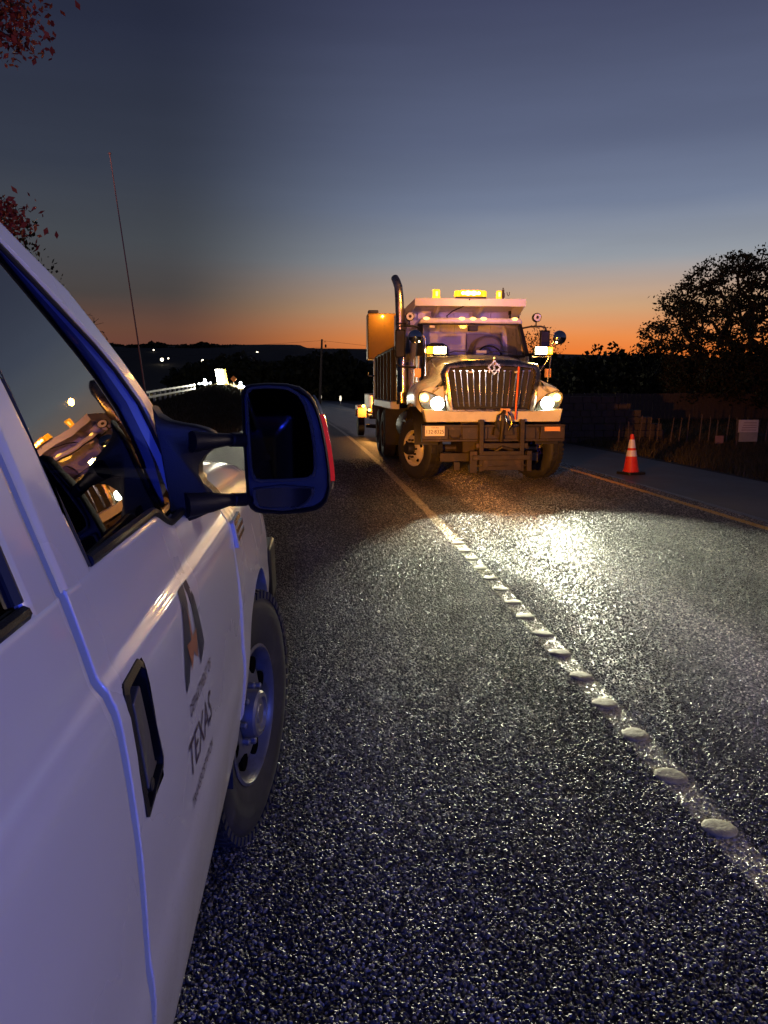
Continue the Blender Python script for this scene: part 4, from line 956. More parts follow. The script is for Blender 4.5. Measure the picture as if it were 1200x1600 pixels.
for x in (-.47, .35):
    k = MB(); k.add([(x-.03, 2.5, 3.04), (x+.03, 2.5, 3.04), (x+.03, HB, 2.78), (x-.03, HB, 2.78), (x-.03, 2.5, 3.05), (x+.03, 2.5, 3.05), (x+.03, HB, 2.98), (x-.03, HB, 2.98)], [(0, 1, 2, 3), (7, 6, 5, 4), (0, 4, 5, 1), (1, 5, 6, 2), (2, 6, 7, 3), (3, 7, 4, 0)]); k.build('shield_brace', M_['shield'], shd, smooth=False)
k = MB(); k.tube([(-.02, 1.99, 3.08), (-.08, 2.1, 2.98), (-.22, 2.6, 2.93), (-.26, 3.0, 2.88), (-.20, 3.2, 2.84), (.0, 3.25, 2.86), (.12, 3.25, 2.84), (.14, 3.25, 2.76)], .010, 8); k.build('power_cable', M_['blk'], T)
# dump body sides with ribs, floor rail, tailgate
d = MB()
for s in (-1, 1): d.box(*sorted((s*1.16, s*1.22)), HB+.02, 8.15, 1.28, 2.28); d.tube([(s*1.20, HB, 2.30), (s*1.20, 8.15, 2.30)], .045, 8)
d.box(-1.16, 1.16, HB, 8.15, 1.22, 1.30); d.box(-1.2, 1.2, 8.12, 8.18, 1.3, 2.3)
d.build('dump_body', M_['bodyshade'], T, bev=.008)
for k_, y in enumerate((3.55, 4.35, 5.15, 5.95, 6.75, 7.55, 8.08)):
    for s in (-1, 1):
        r_ = MB(); r_.box(*sorted((s*1.215, s*1.275)), y-.045, y+.045, 1.28, 2.28); r_.build('body_rib', M_['shield' if k_ == 6 else 'bodyshade'], T, bev=.008)
for s in (-1, 1):
    r_ = MB(); r_.box(*sorted((s*1.10, s*1.28)), 3.5, 7.9, 1.12, 1.27); r_.build('side_rail', M_['shield'], T, bev=.01)
r_ = MB(); r_.tube([(-1.22, 7.9, 1.85), (-1.42, 7.9, 1.85), (-1.42, 7.9, 1.95)], .015, 6); r_.build('grab_bar', M_['chrome'], T)
fr = MB(); fr.box(-.45, -.33, .4, 8.2, .75, 1.05); fr.box(.33, .45, .4, 8.2, .75, 1.05); fr.box(-.4, .4, .5, 1.6, .45, 1.15); fr.build('chassis_frame', M_['dark'], T, bev=.01)
for s in (-1, 1):
    ft = MB(); ft.lathe([(.0001, 2.2), (.29, 2.2), (.31, 2.24), (.31, 3.3), (.29, 3.34), (.0001, 3.34)], c=(s*.88, 0, .82), axis='Y', n=28); ft.build('fuel_tank', M_['dark'], T)
    st_ = MB(); st_.box(*sorted((s*.95, s*1.17)), 1.85, 2.35, .60, .64); st_.box(*sorted((s*.95, s*1.17)), 1.85, 2.35, .92, .96); st_.build('cab_step', M_['dark'], T, bev=.008)
# attenuator standing folded up behind the body
y0 = 8.35
at_ = MB(); at_.box(-1.40, 1.40, y0, y0+.55, 2.28, 3.44); at_.build('crash_cushion', M_['yellow'], T, bev=.03)
rv = MB()
for z in np.arange(2.34, 3.4, .085): rv.sphere((-1.375, y0-.004, float(z)), .009, 6, 4)
rv.build('cushion_rivets', M_['chrome'], T, kind='stuff')
c_ = MB(); c_.box(-1.38, -1.12, y0+.02, y0+.3, 3.44, 3.52); c_.build('cushion_cap', M_['dark'], T, bev=.02)
c_ = MB(); c_.sphere((-1.02, y0-.03, 3.36), .03, 10, 8); c_.build('cushion_lamp', M_['ambon'], T)
lamp('cushion_lamp_light', 'POINT', (TX-1.08, TY+y0-.35, 3.22), 9, (1, .5, .12), size=.03)
c_ = MB(); c_.box(-1.3, 1.3, 8.2, 8.36, .8, 1.15); c_.box(-1.15, -1.0, 8.2, 8.34, 1.15, 2.4); c_.box(1.0, 1.15, 8.2, 8.34, 1.15, 2.4); c_.build('cushion_frame', M_['dark'], T, bev=.01)
# wheels
def truck_wheel(x, y, steer, s, dual=False):
    e = bpy.data.objects.new('wheel', None); COL.objects.link(e); e.parent = T; e.location = (x, y, .52); e.rotation_euler = (0, 0, R_(steer))
    def ty(off):
        t_ = MB(); prof = [(.29, -.02), (.31, -.008), (.40, .006), (.47, .004), (.505, -.02), (.515, -.045), (.515, -.12), (.505, -.123), (.505, -.135), (.515, -.138), (.515, -.225), (.505, -.25), (.46, -.28), (.38, -.285), (.29, -.26)]
        t_.lathe([(r, (h+off)*s) for r, h in prof], axis='X', n=56, close=True)
        for k in range(44):
            a = 2*math.pi*k/44; Mx = Matrix.Rotation(a, 4, 'X')
            for h0, h1 in ((-.018, -.10), (-.155, -.24)): t_.box(*sorted(((h0+off)*s, (h1+off)*s)), -.024, .024, .510, .522, Mx)
        t_.build('tyre', M_['tyre'], e, norm=False, ang=35)
    ty(0)
    if dual: ty(-.32)
    r = MB()
    if not dual: pr2 = [(.30, -.012), (.305, .004), (.292, .008), (.285, -.02), (.275, -.05), (.255, -.045), (.22, .0), (.17, .03), (.15, .035), (.10, .035), (.0001, .035)]
    else: pr2 = [(.30, -.012), (.305, .004), (.292, .008), (.285, -.03), (.27, -.12), (.20, -.15), (.15, -.15), (.0001, -.15)]
    r.lathe([(a, h*s) for a, h in pr2], axis='X', n=40, cap=False); r.build('rim', M_['rimw'] if not dual else M_['dark'], e, ang=35)
    z0 = .035 if not dual else -.15
    hb = MB(); hb.lathe([(.105, z0*s), (.10, (z0+.09)*s), (.085, (z0+.115)*s), (.0001, (z0+.12)*s)], axis='X', n=28); hb.build('hub_cap', M_['blk'], e)
    lg = MB()
    for k in range(10):
        a = 2*math.pi*k/10; lg.lathe([(.018, (z0-.005)*s), (.018, (z0+.035)*s), (.0001, (z0+.04)*s)], c=(0, .145*math.cos(a), .145*math.sin(a)), axis='X', n=8)
    lg.build('lug_nuts', M_['dark'], e, kind='stuff')
    if not dual:
        for k in range(5):
            hh = MB(); a = 2*math.pi*(k+.3)/5; hh.lathe([(.032, -.012*s), (.032, .004*s), (.0001, .006*s)], c=(0, .225*math.cos(a), .225*math.sin(a)), axis='X', n=14); hh.build('hand_hole', M_['hole'], e)
truck_wheel(-1.12, 1.12, 26, -1); truck_wheel(1.12, 1.12, 26, 1)
for y in (5.78, 7.10):
    truck_wheel(-1.24, y, 0, -1, True); truck_wheel(1.24, y, 0, 1, True)
ax_ = MB(); ax_.tube([(-1, 1.12, .52), (1, 1.12, .50)], .07, 10); ax_.box(-.14, .14, .9, 1.4, .35, .70); ax_.tube([(-.95, 5.78, .52), (.95, 5.78, .52)], .09, 10); ax_.tube([(-.95, 7.1, .52), (.95, 7.1, .52)], .09, 10); ax_.build('axle', M_['dark'], T)
mfp = MB()
for s in (-1, 1): mfp.box(*sorted((s*.65, s*1.24)), 5.10, 5.115, .30, 1.10); mfp.box(*sorted((s*.65, s*1.24)), 7.85, 7.865, .30, 1.10)
mfp.build('mud_flap', M_['blk'], T)
# exhaust stack with curved tip, heat shield, and mirrors
e = MB(); e.tube([(-1.10, 3.10, 1.25), (-1.12, 3.10, 2.0), (-1.14, 3.10, 2.9), (-1.155, 3.10, 3.25), (-1.17, 3.12, 3.42), (-1.20, 3.18, 3.53), (-1.22, 3.27, 3.60)], [.095, .095, .085, .083, .08, .078, .074], 18); e.build('exhaust_stack', M_['dchrome'], T)
e = MB(); e.tube([(-1.085, 3.0, 1.45), (-1.095, 3.0, 2.50)], .115, 18)
e.build('stack_heat_shield', M_['chrome'], T)
e = MB()
for z in (1.75, 2.1, 2.72): e.tube([(-1.1, 3.1, z), (-1.1, 3.1, z+.03)], .125, 18)
e.build('stack_clamp', M_['dark'], T)
e = MB(); e.tube([(1.08, 3.2, 2.6), (1.10, 3.2, 2.95)], .10, 16); e.tube([(1.10, 3.2, 2.93), (1.10, 3.2, 3.0)], .12, 16); e.build('air_intake', M_['dark'], T)
for s, xo in ((-1, 0), (1, 0)):
    b = MB(); b.tube([(s*.93, 1.98, 2.58), (s*1.05, 1.86, 2.60), (s*1.22, 1.80, 2.60), (s*1.30, 1.80, 2.58), (s*1.33, 1.80, 2.50), (s*1.33, 1.80, 1.95), (s*1.28, 1.80, 1.90), (s*1.0, 1.80, 1.88)], .017, 8); mo = b.build('mirror_bracket', M_['blk'], T)
    b = MB(); b.box(*sorted((s*1.19, s*1.37)), 1.72, 1.79, 2.05, 2.53); b.build('side_mirror', M_['black'], T, bev=.025, seg=3)
    b = MB(); b.lathe([(.078, 1.77), (.078, 1.70), (.070, 1.69), (.066, 1.76)], c=(s*1.12, 0, 2.745), axis='Y', n=28); b.tube([(s*1.12, 1.76, 2.60), (s*1.12, 1.76, 2.68)], .012, 8); b.lathe([(.078, 1.77), (.05, 1.80), (.0001, 1.81)], c=(s*1.12, 0, 2.745), axis='Y', n=28); sl = b.build('spotlight', M_['blk'], T)
    b = MB(); b.lathe([(.064, 1.683), (.0001, 1.680)], c=(s*1.12, 0, 2.745), axis='Y', n=24); b.build('spotlight_lens', M_['shield'], sl)
    b = MB(); b.lathe([(.026, 1.678), (.0001, 1.67)], c=(s*1.12, 0, 2.745), axis='Y', n=16); b.build('spotlight_bulb', M_['dark'], sl)
    # fender mirror on a bent post
    cx_ = s*1.16 if s < 0 else 1.20
    b = MB(); b.lathe([(.0001, .60), (.07, .615), (.108, .64), (.112, .66), (.10, .70), (.0001, .73)], c=(cx_, 0, 2.335), axis='Y', n=32); b.build('fender_mirror', M_['cmirror'], T)
    if s < 0: pts = [(cx_+.02, .72, 2.36), (cx_+.13, .72, 2.36), (cx_+.17, .71, 2.33), (cx_+.17, .70, 1.72)]
    else: pts = [(cx_-.05, .72, 2.30), (cx_-.09, .72, 2.24), (cx_-.11, .71, 2.05), (cx_-.16, .70, 1.62)]
    b = MB(); b.tube(pts, .011, 8); b.build('mirror_post', M_['chrome'], T)
    # plow lamps
    px_ = -.76 if s < 0 else .90
    b = MB(); b.tube([(px_-s*.12, .72, 2.03), (px_+s*.20, .72, 2.03)], .010, 8); b.tube([(px_+s*.17, .72, 2.03), (px_+s*.02, .78, 1.78)], .010, 8); b.tube([(px_, .72, 2.03), (px_, .72, 2.06)], .012, 8); b.sphere((px_-s*.12, .72, 2.03), .018, 8, 6); b.sphere((px_+s*.14, .72, 2.03), .018, 8, 6); b.build('lamp_bracket', M_['chrome'], T)
    b = MB(); b.box(px_-.105, px_+.105, .66, .78, 2.06, 2.19); pl_ = b.build('plow_lamp', M_['blk'], T, bev=.02)
    b = MB(); b.box(px_-.095, px_+.095, .645, .657, 2.07, 2.18); b.build('plow_lamp_lens', M_['plow'], pl_, bev=.005)
    b = MB(); b.box(*sorted((px_+s*.108, px_+s*.20)), .66, .76, 2.065, 2.185); b.build('side_marker', M_['ambon2'], pl_, bev=.01)
    lamp('plow_lamp_light', 'SPOT', (TX+px_, TY+.60, 2.02), 60, (1, .60, .20), aim=(TX+px_, 3, 1.2), size=.06, spot_size=R_(120), spot_blend=.8)
    lamp('side_marker_light', 'POINT', (TX+px_+s*.20, TY+.55, 2.02), 6, (1, .5, .1), size=.03)
    b = MB(); b.box(*sorted((s*1.04, s*1.14)), .84, .90, 1.70, 1.84); b.build('cab_reflector', M_['amberlens'], T, bev=.01)
# amber lights on top of the shield
b = MB(); b.box(-.27, .27, 1.98, 2.12, 3.095, 3.12); b.build('light_bar_base', M_['blk'], T)
b = MB(); b.box(-.20, .20, 1.97, 2.13, 3.12, 3.235); b.build('light_bar', M_['barlens'], T, bev=.03, seg=3)
for x in (-.145, -.06, .045, .13):
    b = MB(); b.sphere((x, 1.965, 3.178), .046 if abs(x) < .1 else .03, 12, 8, (1.1, .3, .8)); b.build('strobe_lamp', M_['barhot'], T)
for s in (-1, 1):
    b = MB(); b.lathe([(.055, 3.12), (.058, 3.19), (.045, 3.225), (.0001, 3.235)], c=(s*.235, 2.05, 0), axis='Z', n=20); b.build('rotating_lens', M_['ambon2'], T)
b = MB(); b.lathe([(.072, 3.09), (.072, 3.12), (.066, 3.125), (.066, 3.235), (.06, 3.25), (.0001, 3.255)], c=(-.60, 2.12, 0), n=24); b.build('beacon', M_['ambon2'], T)
b = MB(); b.lathe([(.055, 3.09), (.055, 3.12), (.05, 3.125), (.05, 3.22), (.04, 3.24), (.0001, 3.245)], c=(.53, 2.12, 0), n=24); b.build('beacon', M_['ambon2'], T)
b = MB(); b.tube([(.60, 2.1, 3.09), (.60, 2.1, 3.26)], .022, 8); b.sphere((.60, 2.1, 3.28), .014, 8, 6); b.box(.575, .625, 2.07, 2.12, 3.12, 3.20); b.tube([(.67, 2.1, 3.22), (.68, 2.1, 3.17), (.70, 2.1, 3.15), (.715, 2.1, 3.18), (.715, 2.1, 3.22)], .006, 6); b.build('strobe_mount', M_['dark'], T)
for x, r_ in ((-.60, .066), (.53, .05)):
    b = MB(); b.lathe([(.0001, 3.13), (.022, 3.135), (.024, 3.21), (.0001, 3.22)], c=(x, 2.12-r_*.8, 0), n=12); b.build('strobe_tube', M_['ambsm'], T)
lamp('light_bar_light', 'POINT', (TX-.02, TY+1.70, 3.35), 25, (1, .45, .06), size=.10)
lamp('beacon_light', 'POINT', (TX-.85, TY+2.3, 3.32), 40, (1, .45, .06), size=.06)

# ------------------------------------------------------------------ equipment trailer behind the dump truck
TR = thing('equipment_trailer', 'low equipment trailer with an amber marker light behind the dump truck', 'trailer', (2.50, 23.4, gz(24)), (0, 0, R_(1.5)))
t_ = MB(); t_.box(-1.0, 1.1, .2, 4.2, .62, .74); t_.box(-.1, .1, -2.4, .3, .55, .66); t_.build('trailer_frame', M_['dark'], TR, bev=.02)
t_ = MB(); t_.box(-.85, .95, .8, 3.8, .74, 1.35); t_.box(-.6, .7, 1.2, 3.2, 1.35, 1.55); t_.build('generator_box', M_['yellow'], TR, bev=.04)
t_ = MB(); t_.prism([(1.3, .62), (1.35, .92), (1.6, 1.0), (2.2, 1.0), (2.45, .92), (2.5, .62), (2.4, .62), (2.3, .86), (1.5, .86), (1.4, .62)], -1.28, -1.0, 'X'); t_.build('trailer_fender', M_['tape'], TR, bev=.01)
for s in (-1, 1):
    t_ = MB(); t_.lathe([(.20, -.1), (.30, -.11), (.355, -.09), (.36, 0), (.355, .09), (.30, .11), (.20, .10), (.06, .08), (.0001, .08)], c=(s*1.14, 1.9, .36), axis='X', n=28); t_.build('wheel', M_['tyre'], TR)
t_ = MB(); t_.sphere((-1.1, 1.25, .98), .05, 10, 8); t_.sphere((-.92, 1.1, .86), .045, 10, 8); t_.build('marker_light', M_['ambon'], TR)
t_ = MB(); t_.box(-.78, -.70, .1, .14, .45, .95); t_.build('reflector_strip', M_['signw'], TR)
t_ = MB(); t_.tube([(-1.1, .15, .42), (-.8, .05, .40), (-.6, 0, .33), (0, 0, .33)], .06, 8); t_.build('trailer_hitch', M_['dark'], TR)
lamp('trailer_light', 'POINT', (1.5, 24.3, .85), 60, (1, .45, .1), size=.05)

# ------------------------------------------------------------------ traffic cone
CN = thing('traffic_cone', 'tall orange traffic cone with two white reflective collars on the right shoulder', 'cone', (5.56, 13.35, gz(13.3)-.012), (0, R_(-1.2), .3))
c = MB(); c.prism([(-.19, -.16), (-.16, -.19), (.16, -.19), (.19, -.16), (.19, .16), (.16, .19), (-.16, .19), (-.19, .16)], 0, .045, 'Z'); c.build('cone_base', M_['blk'], CN, bev=.008)
def cr(z): return .138 - .108*(z-.045)/.665
c = MB(); c.lathe([(cr(.045)+.01, .045), (cr(.08), .08), (cr(.68), .68), (cr(.71)-.002, .71), (.022, .715), (.020, .69)], n=36); c.build('cone_body', M_['cone'], CN)
for z0, z1 in ((.32, .43), (.47, .62)):
    c = MB(); c.lathe([(cr(z0)+.0022, z0), (cr(z1)+.0022, z1)], n=36); 
    m_ = MB(); m_.v = c.v; m_.f = [f for f in c.f if len(f) == 4]; m_.build('reflective_collar', M_['conew'], CN)

# ------------------------------------------------------------------ foliage
def tubes_raw(segs, name, m, parent, n=6):
    V = []; Q = []; b = 0
    for p0, p1, r0, r1 in segs:
        d = p1-p0; L = np.linalg.norm(d)
        if L < 1e-6: continue
        d = d/L; a = np.cross(d, [0, 0, 1.0]); 
        if np.linalg.norm(a) < .1: a = np.cross(d, [1.0, 0, 0])
        a /= np.linalg.norm(a); c = np.cross(d, a)
        for p, r in ((p0-d*r0*.3, r0), (p1, r1)):
            for k in range(n):
                t = 2*math.pi*k/n; V.append(p+(a*math.cos(t)+c*math.sin(t))*r)
        for k in range(n): Q.append((b+k, b+(k+1) % n, b+n+(k+1) % n, b+n+k))
        b += 2*n
    return raw_mesh(name, np.array(V), np.array(Q), m, parent)
def leaves_raw(C, size, name, m, parent=None, kind=None, aspect=.55):
    n = len(C); r = rng
    d = r.normal(size=(n, 3)); d /= np.linalg.norm(d, axis=1)[:, None]
    e = np.cross(d, r.normal(size=(n, 3))); e /= np.linalg.norm(e, axis=1)[:, None]
    s = size*(.6+.8*r.random(n))[:, None]
    a = d*s*.5; b_ = e*s*.5*aspect
    V = np.stack([C-a, C-a*.1+b_, C+a, C-a*.1-b_], 1).reshape(-1, 3)
    Q = np.arange(4*n).reshape(n, 4)
    return raw_mesh(name, V, Q, m, parent, kind=kind)
def grow(root, trunk_pts, targets, r_tip=.012, wig=.12, maxr=None):
    nodes = [np.array(p, float) for p in trunk_pts]; par = [-1]+list(range(len(trunk_pts)-1))
    order = np.argsort(np.linalg.norm(targets-nodes[-1], axis=1))
    tips = []
    for i in order:
        t = targets[i]; A = np.array(nodes); dd = np.linalg.norm(A-t, axis=1)
        dd = dd + .25*np.maximum(0, A[:, 2]-t[2]); dd[:max(1, len(trunk_pts)//2)] += 3
        k = int(np.argmin(dd)); p = nodes[k]; L = np.linalg.norm(t-p); m = max(1, int(L/.45)); last = k
        for q in range(1, m+1):
            u = q/m; v = p+(t-p)*u + rng.normal(size=3)*wig*L*.25*math.sin(math.pi*u) + np.array([0, 0, .12*L*math.sin(math.pi*u)])
            nodes.append(v); par.append(last); last = len(nodes)-1
        tips.append(last)
    cnt = np.zeros(len(nodes))
    for t in tips: cnt[t] += 1
    for i in range(len(nodes)-1, 0, -1): cnt[par[i]] += cnt[i]
    rad = r_tip*np.maximum(cnt, 1)**.42
    if maxr: rad = np.minimum(rad, maxr)
    segs = [(nodes[par[i]], nodes[i], rad[par[i]] if cnt[par[i]] < cnt[i]*3 else rad[i]*1.2, rad[i]) for i in range(1, len(nodes))]
    return segs, nodes, tips
def make_tree(name, label, loc, h, rx, crown_z, ntar, nleaf, lsize, lm, spread=.28, cat='tree', group=None, flat=1.0, bare=False, ty_=None, rt=.012, lean=(0, 0), lumps=()):
    o = thing(name, label, cat, loc, group=group)
    T_ = []
    while len(T_) < ntar:
        p = rng.uniform(-1, 1, 3); q = p[0]**2+p[1]**2+p[2]**2
        if q > 1 or q < .06 or p[2] < -.45: continue
        if rng.random() > q**.5: continue
        T_.append((p[0]*rx+lean[0], p[1]*(ty_ or rx)+lean[1], crown_z+p[2]*(h-crown_z)))
    for (lx, ly, lz, lr, ln) in lumps:
        for _ in range(ln): q = rng.normal(size=3)*lr*.5; T_.append((lx-loc[0]+q[0], ly-loc[1]+q[1], lz-loc[2]+q[2]))
    T_ = np.array(T_); tz = crown_z*.55
    trunk = [(0, 0, -.3), (.05, .02, tz*.5), (.1+lean[0]*.1, 0, tz)]
    segs, nodes, tips = grow(None, trunk, T_, r_tip=rt)
    tubes_raw(segs, 'trunk', M_['bark'], o)
    if not bare:
        tipP = np.array([nodes[t] for t in tips]); c = tipP[rng.integers(0, len(tipP), nleaf)] + rng.normal(size=(nleaf, 3))*spread*np.array([1, 1, .6])
        leaves_raw(c, lsize, 'crown', lm, o)
    return o
make_tree('oak_tree', 'large spreading live oak in silhouette against the orange sky at the right edge', (23.3, 40, .2), 8.2, 6.1, 2.7, 1000, 48000, .17, M_['leaf'], spread=.24, rt=.023)
make_tree('red_leaved_tree', 'tree with dull red leaves hanging in at the upper left above the pickup', (-6.6, 8.9, .1), 6.9, 2.7, 4.1, 260, 12000, .075, M_['redleaf'], spread=.15, rt=.008, lumps=[at(0, 15, 8.6)+(.26, 13), at(26, 62, 8.5)+(.10, 5), at(-8, 335, 8.4)+(.17, 9), at(8, 350, 8.3)+(.12, 6)])
make_tree('leaning_shrub_tree', 'thin dark leafed tree just behind the front pillar of the pickup', (-7.0, 14.5, .3), 4.5, 2.3, 2.9, 160, 5200, .10, M_['leaf'], spread=.2, rt=.008)
make_tree('bare_tree', 'leafless tree on the skyline beside the pickup antenna', (-14.6, 46, .9), 5.1, 2.9, 3.0, 260, 0, .1, M_['leaf'], bare=True, rt=.010)
make_tree('roadside_shrub', 'small leafy tree on the skyline behind the right mirror of the dump truck', (11.6, 41, -.2), 4.7, 1.3, 3.0, 90, 1100, .11, M_['leaf'], spread=.22, rt=.008)
# far wood: one mass per belt
def wood(name, label, pts, nper, size):
    C = []; 
    for (x, y, z, rx, rz) in pts:
        n = int(nper*(rx*rz)**.5/3); v = rng.normal(size=(n, 3)); v /= np.linalg.norm(v, axis=1)[:, None]; rr = rng.random(n)[:, None]**.22
        lump = 1+.16*np.sin(v[:, :1]*7+x)*np.sin(v[:, 2:]*9+y)
        C.append(v*rr*lump*np.array([rx, rx, rz]) + np.array([x, y, z]))
    C = np.concatenate(C); C = C[C[:, 2] > -3]
    o = leaves_raw(C, size, name, M_['leaf'], kind='stuff', aspect=.8); o['label'] = label; o['category'] = 'trees'; return o
P1 = []
for k in range(95):
    a = R_(-9 + 40*k/95 + random.uniform(-.3, .3)); d = random.uniform(118, 150)
    top = 5.6 + random.uniform(-.8, .7) + .7*math.sin(k*.35)
    if -9 < math.degrees(a) < -6.2: top -= 1.0
    P1.append((d*math.sin(a), d*math.cos(a), top*.42-.6, random.uniform(3.2, 5.5), top*.6))
wood('far_woods', 'dark belt of far trees along the skyline behind the dump truck', P1, 1500, .75)
P4 = []
for k in range(110):
    a = R_(-36 + 30*k/110 + random.uniform(-.3, .3)); d = random.uniform(285, 325); x_, y_ = d*math.sin(a), d*math.cos(a)
    P4.append((x_, y_, terrain(x_, y_)+random.uniform(-2.2, -1.2), random.uniform(3, 7), random.uniform(1.4, 2.6)))
wood('ridge_woods', 'low uneven line of trees along the far dark ridge at the left', P4, 900, 1.1)
P2 = []
for k in range(46):
    x = 15.5 + k*.62; d = 44 + random.uniform(-2, 4); P2.append((x, d, .9, random.uniform(1.2, 2.0), 2.3 + random.uniform(-.35, .25) + .3*math.sin(k*.5)))
wood('hedge_thicket', 'dark thicket of brush below the spreading oak at the right', P2, 1500, .30)
# grass on the verges
def grass(name, label, boxes, n, hgt):
    V = []; 
    for (x0, x1, y0, y1, k) in boxes:
        m = int(n*k); x = rng.uniform(x0, x1, m); y = rng.uniform(y0, y1, m); V += [(a, b, terrain(a, b)) for a, b in zip(x, y)]
    V = np.array(V); m = len(V); a = rng.uniform(0, 6.28, m); h = hgt*(.5+rng.random(m)); w = .006+.004*rng.random(m)+V[:, 1]*.00022
    dx = np.stack([np.cos(a)*w, np.sin(a)*w, np.zeros(m)], 1); tip = np.stack([rng.normal(size=m)*.35*h, rng.normal(size=m)*.35*h, h], 1)
    VV = np.stack([V-dx, V+dx, V+tip], 1).reshape(-1, 3); Q = np.arange(3*m).reshape(m, 3)
    o = raw_mesh(name, VV, Q, M_['grass'], kind='stuff'); o['label'] = label; o['category'] = 'grass'; return o
grass('verge_grass', 'dry brown grass on the bank left of the road', [(-14, -2.9, 10, 34, .45), (-14, -3.2, 34, 66, .55)], 90000, .16)
grass('verge_grass', 'sparse dark grass beyond the right shoulder', [(7.5, 14, 11, 26, .6), (7.5, 26, 26, 42, .4)], 50000, .14)

# ------------------------------------------------------------------ left side: rail fence, work zone, pole
FN = thing('rail_fence', 'pale post and rail fence on the bank left of the road', 'fence', (-9.3, 43, 0))
def fz(y): return terrain(-9.3, y)+.05
for i in range(12):
    y = 41.5+1.55*i; z = .13+(y-44)*.022; f = MB((-9.3, 43, 0)); f.box(-9.36, -9.24, y-.05, y+.05, z-.8, z+.98); f.build('post', M_['board'], FN)
for i in range(11):
    y = 41.5+1.55*i
    for k, h in enumerate((.90, .62)):
        f = MB((-9.3, 43, 0)); z = .13+(y-44)*.022+h; z2 = .13+(y+1.55-44)*.022+h
        f.add([(-9.23, y-.03, z-.055), (-9.20, y-.03, z-.055), (-9.20, y-.03, z+.055), (-9.23, y-.03, z+.055), (-9.23, y+1.5, z2-.055), (-9.20, y+1.5, z2-.055), (-9.20, y+1.5, z2+.055), (-9.23, y+1.5, z2+.055)], [(0, 1, 2, 3), (7, 6, 5, 4), (0, 4, 5, 1), (1, 5, 6, 2), (2, 6, 7, 3), (3, 7, 4, 0)])
        f.build('rail', M_['board'], FN, smooth=False)
def P3(x, y, d): return at(x, y, d)
a, b_ = P3(337, 577, 60), P3(353, 606, 60)
LT = thing('light_tower', 'glowing tall white light panel with a yellow side at the far work zone', 'light tower', (a[0]+.3, 60, b_[2]-.1))
l = MB((a[0]+.3, 60, b_[2]-.1)); l.add([(P3(336, 577, 60)[0], 60, a[2]), (P3(347, 577, 60)[0], 60, a[2]), (P3(352, 606, 60)[0], 60, b_[2]), (P3(341, 606, 60)[0], 60, b_[2]), (P3(336, 577, 60)[0], 60.4, a[2]), (P3(347, 577, 60)[0], 60.4, a[2]), (P3(352, 606, 60)[0], 60.4, b_[2]), (P3(341, 606, 60)[0], 60.4, b_[2])], [(0, 1, 2, 3), (7, 6, 5, 4), (0, 4, 5, 1), (1, 5, 6, 2), (2, 6, 7, 3), (3, 7, 4, 0)]); l.build('light_panel', M_['hotwhite'], LT, smooth=False)
l = MB((a[0]+.3, 60, b_[2]-.1)); l.add([(P3(348, 578, 60)[0], 60.02, a[2]), (P3(351, 578, 60)[0], 60.02, a[2]), (P3(357, 607, 60)[0], 60.02, b_[2]), (P3(352.5, 607, 60)[0], 60.02, b_[2]), (P3(348, 578, 60)[0], 60.5, a[2]), (P3(351, 578, 60)[0], 60.5, a[2]), (P3(357, 607, 60)[0], 60.5, b_[2]), (P3(352.5, 607, 60)[0], 60.5, b_[2])], [(0, 1, 2, 3), (7, 6, 5, 4), (0, 4, 5, 1), (1, 5, 6, 2), (2, 6, 7, 3), (3, 7, 4, 0)]); l.build('side_panel', M_['panely'], LT, smooth=False)
for (x, y, r, lab) in ((320, 599, .15, 'white work lamp at the end of the rail fence in the far work zone'), (376, 604, .17, 'bright white work lamp beside the towing mirror in the far work zone')):
    q = P3(x, y, 60); wl_ = thing('work_lamp', lab, 'work lamp', (q[0], q[1], q[2]-.4))
    m = MB(); m.sphere((0, 0, .4), r, 12, 8, (1.5, .4, .7)); m.build('lamp_head', M_['hotblue'], wl_)
    for dx_, dz_ in ((-.42, -.03), (.40, .02), (.0, .28)):
        m = MB(); m.sphere((dx_, .05, .4+dz_), r*.45, 10, 6, (1.3, .4, .8)); m.build('lamp_glow', M_['hotblue'], wl_)  # small emitters added around the head to stand for its glow
    m = MB(); m.tube([(0, .1, -1.2), (0, .1, .35)], .03, 6); m.build('lamp_stand', M_['dark'], wl_)
    lamp('work_lamp_light', 'POINT', (q[0], q[1]-.5, q[2]+.15), 1500, (1, .95, .72), size=.2)
q = P3(365, 592, 59); sg = thing('work_sign', 'small orange diamond work sign between the lamps of the far work zone', 'sign', (q[0], q[1], q[2]-.8))
m = MB(); m.prism([(-.24, .8), (0, .56), (.24, .8), (0, 1.04)], -.01, .01, 'Y'); m.build('sign_panel', M_['osign'], sg, smooth=False)
m = MB(); m.tube([(0, .03, .6), (-.02, .03, -.1)], .03, 6); m.tube([(0, .03, .3), (-.22, .03, -.15)], .025, 6); m.tube([(0, .03, .3), (.2, .03, -.15)], .025, 6); m.build('sign_stand', M_['board'], sg)
q = P3(499, 600, 90); UP = thing('utility_pole', 'thin wooden utility pole standing beyond the towing mirror', 'pole', (q[0], 90, gz(90)-.4))
top = P3(503, 530, 90); m = MB((q[0], 90, gz(90)-.4)); m.tube([(q[0], 90, gz(90)-.6), (top[0], 90, top[2])], [.17, .11], 10); m.build('pole_shaft', M_['wood'], UP)
m = MB((q[0], 90, gz(90)-.4)); m.tube([(top[0]+.2, 90, top[2]-.3), (top[0]+.45, 90, top[2]-.3)], .03, 6); m.sphere((top[0]+.42, 90, top[2]-.75), .12, 8, 6, (1, 1, 1.6)); m.build('insulator', M_['dark'], UP)
wr = MB((q[0], 90, gz(90)-.4))
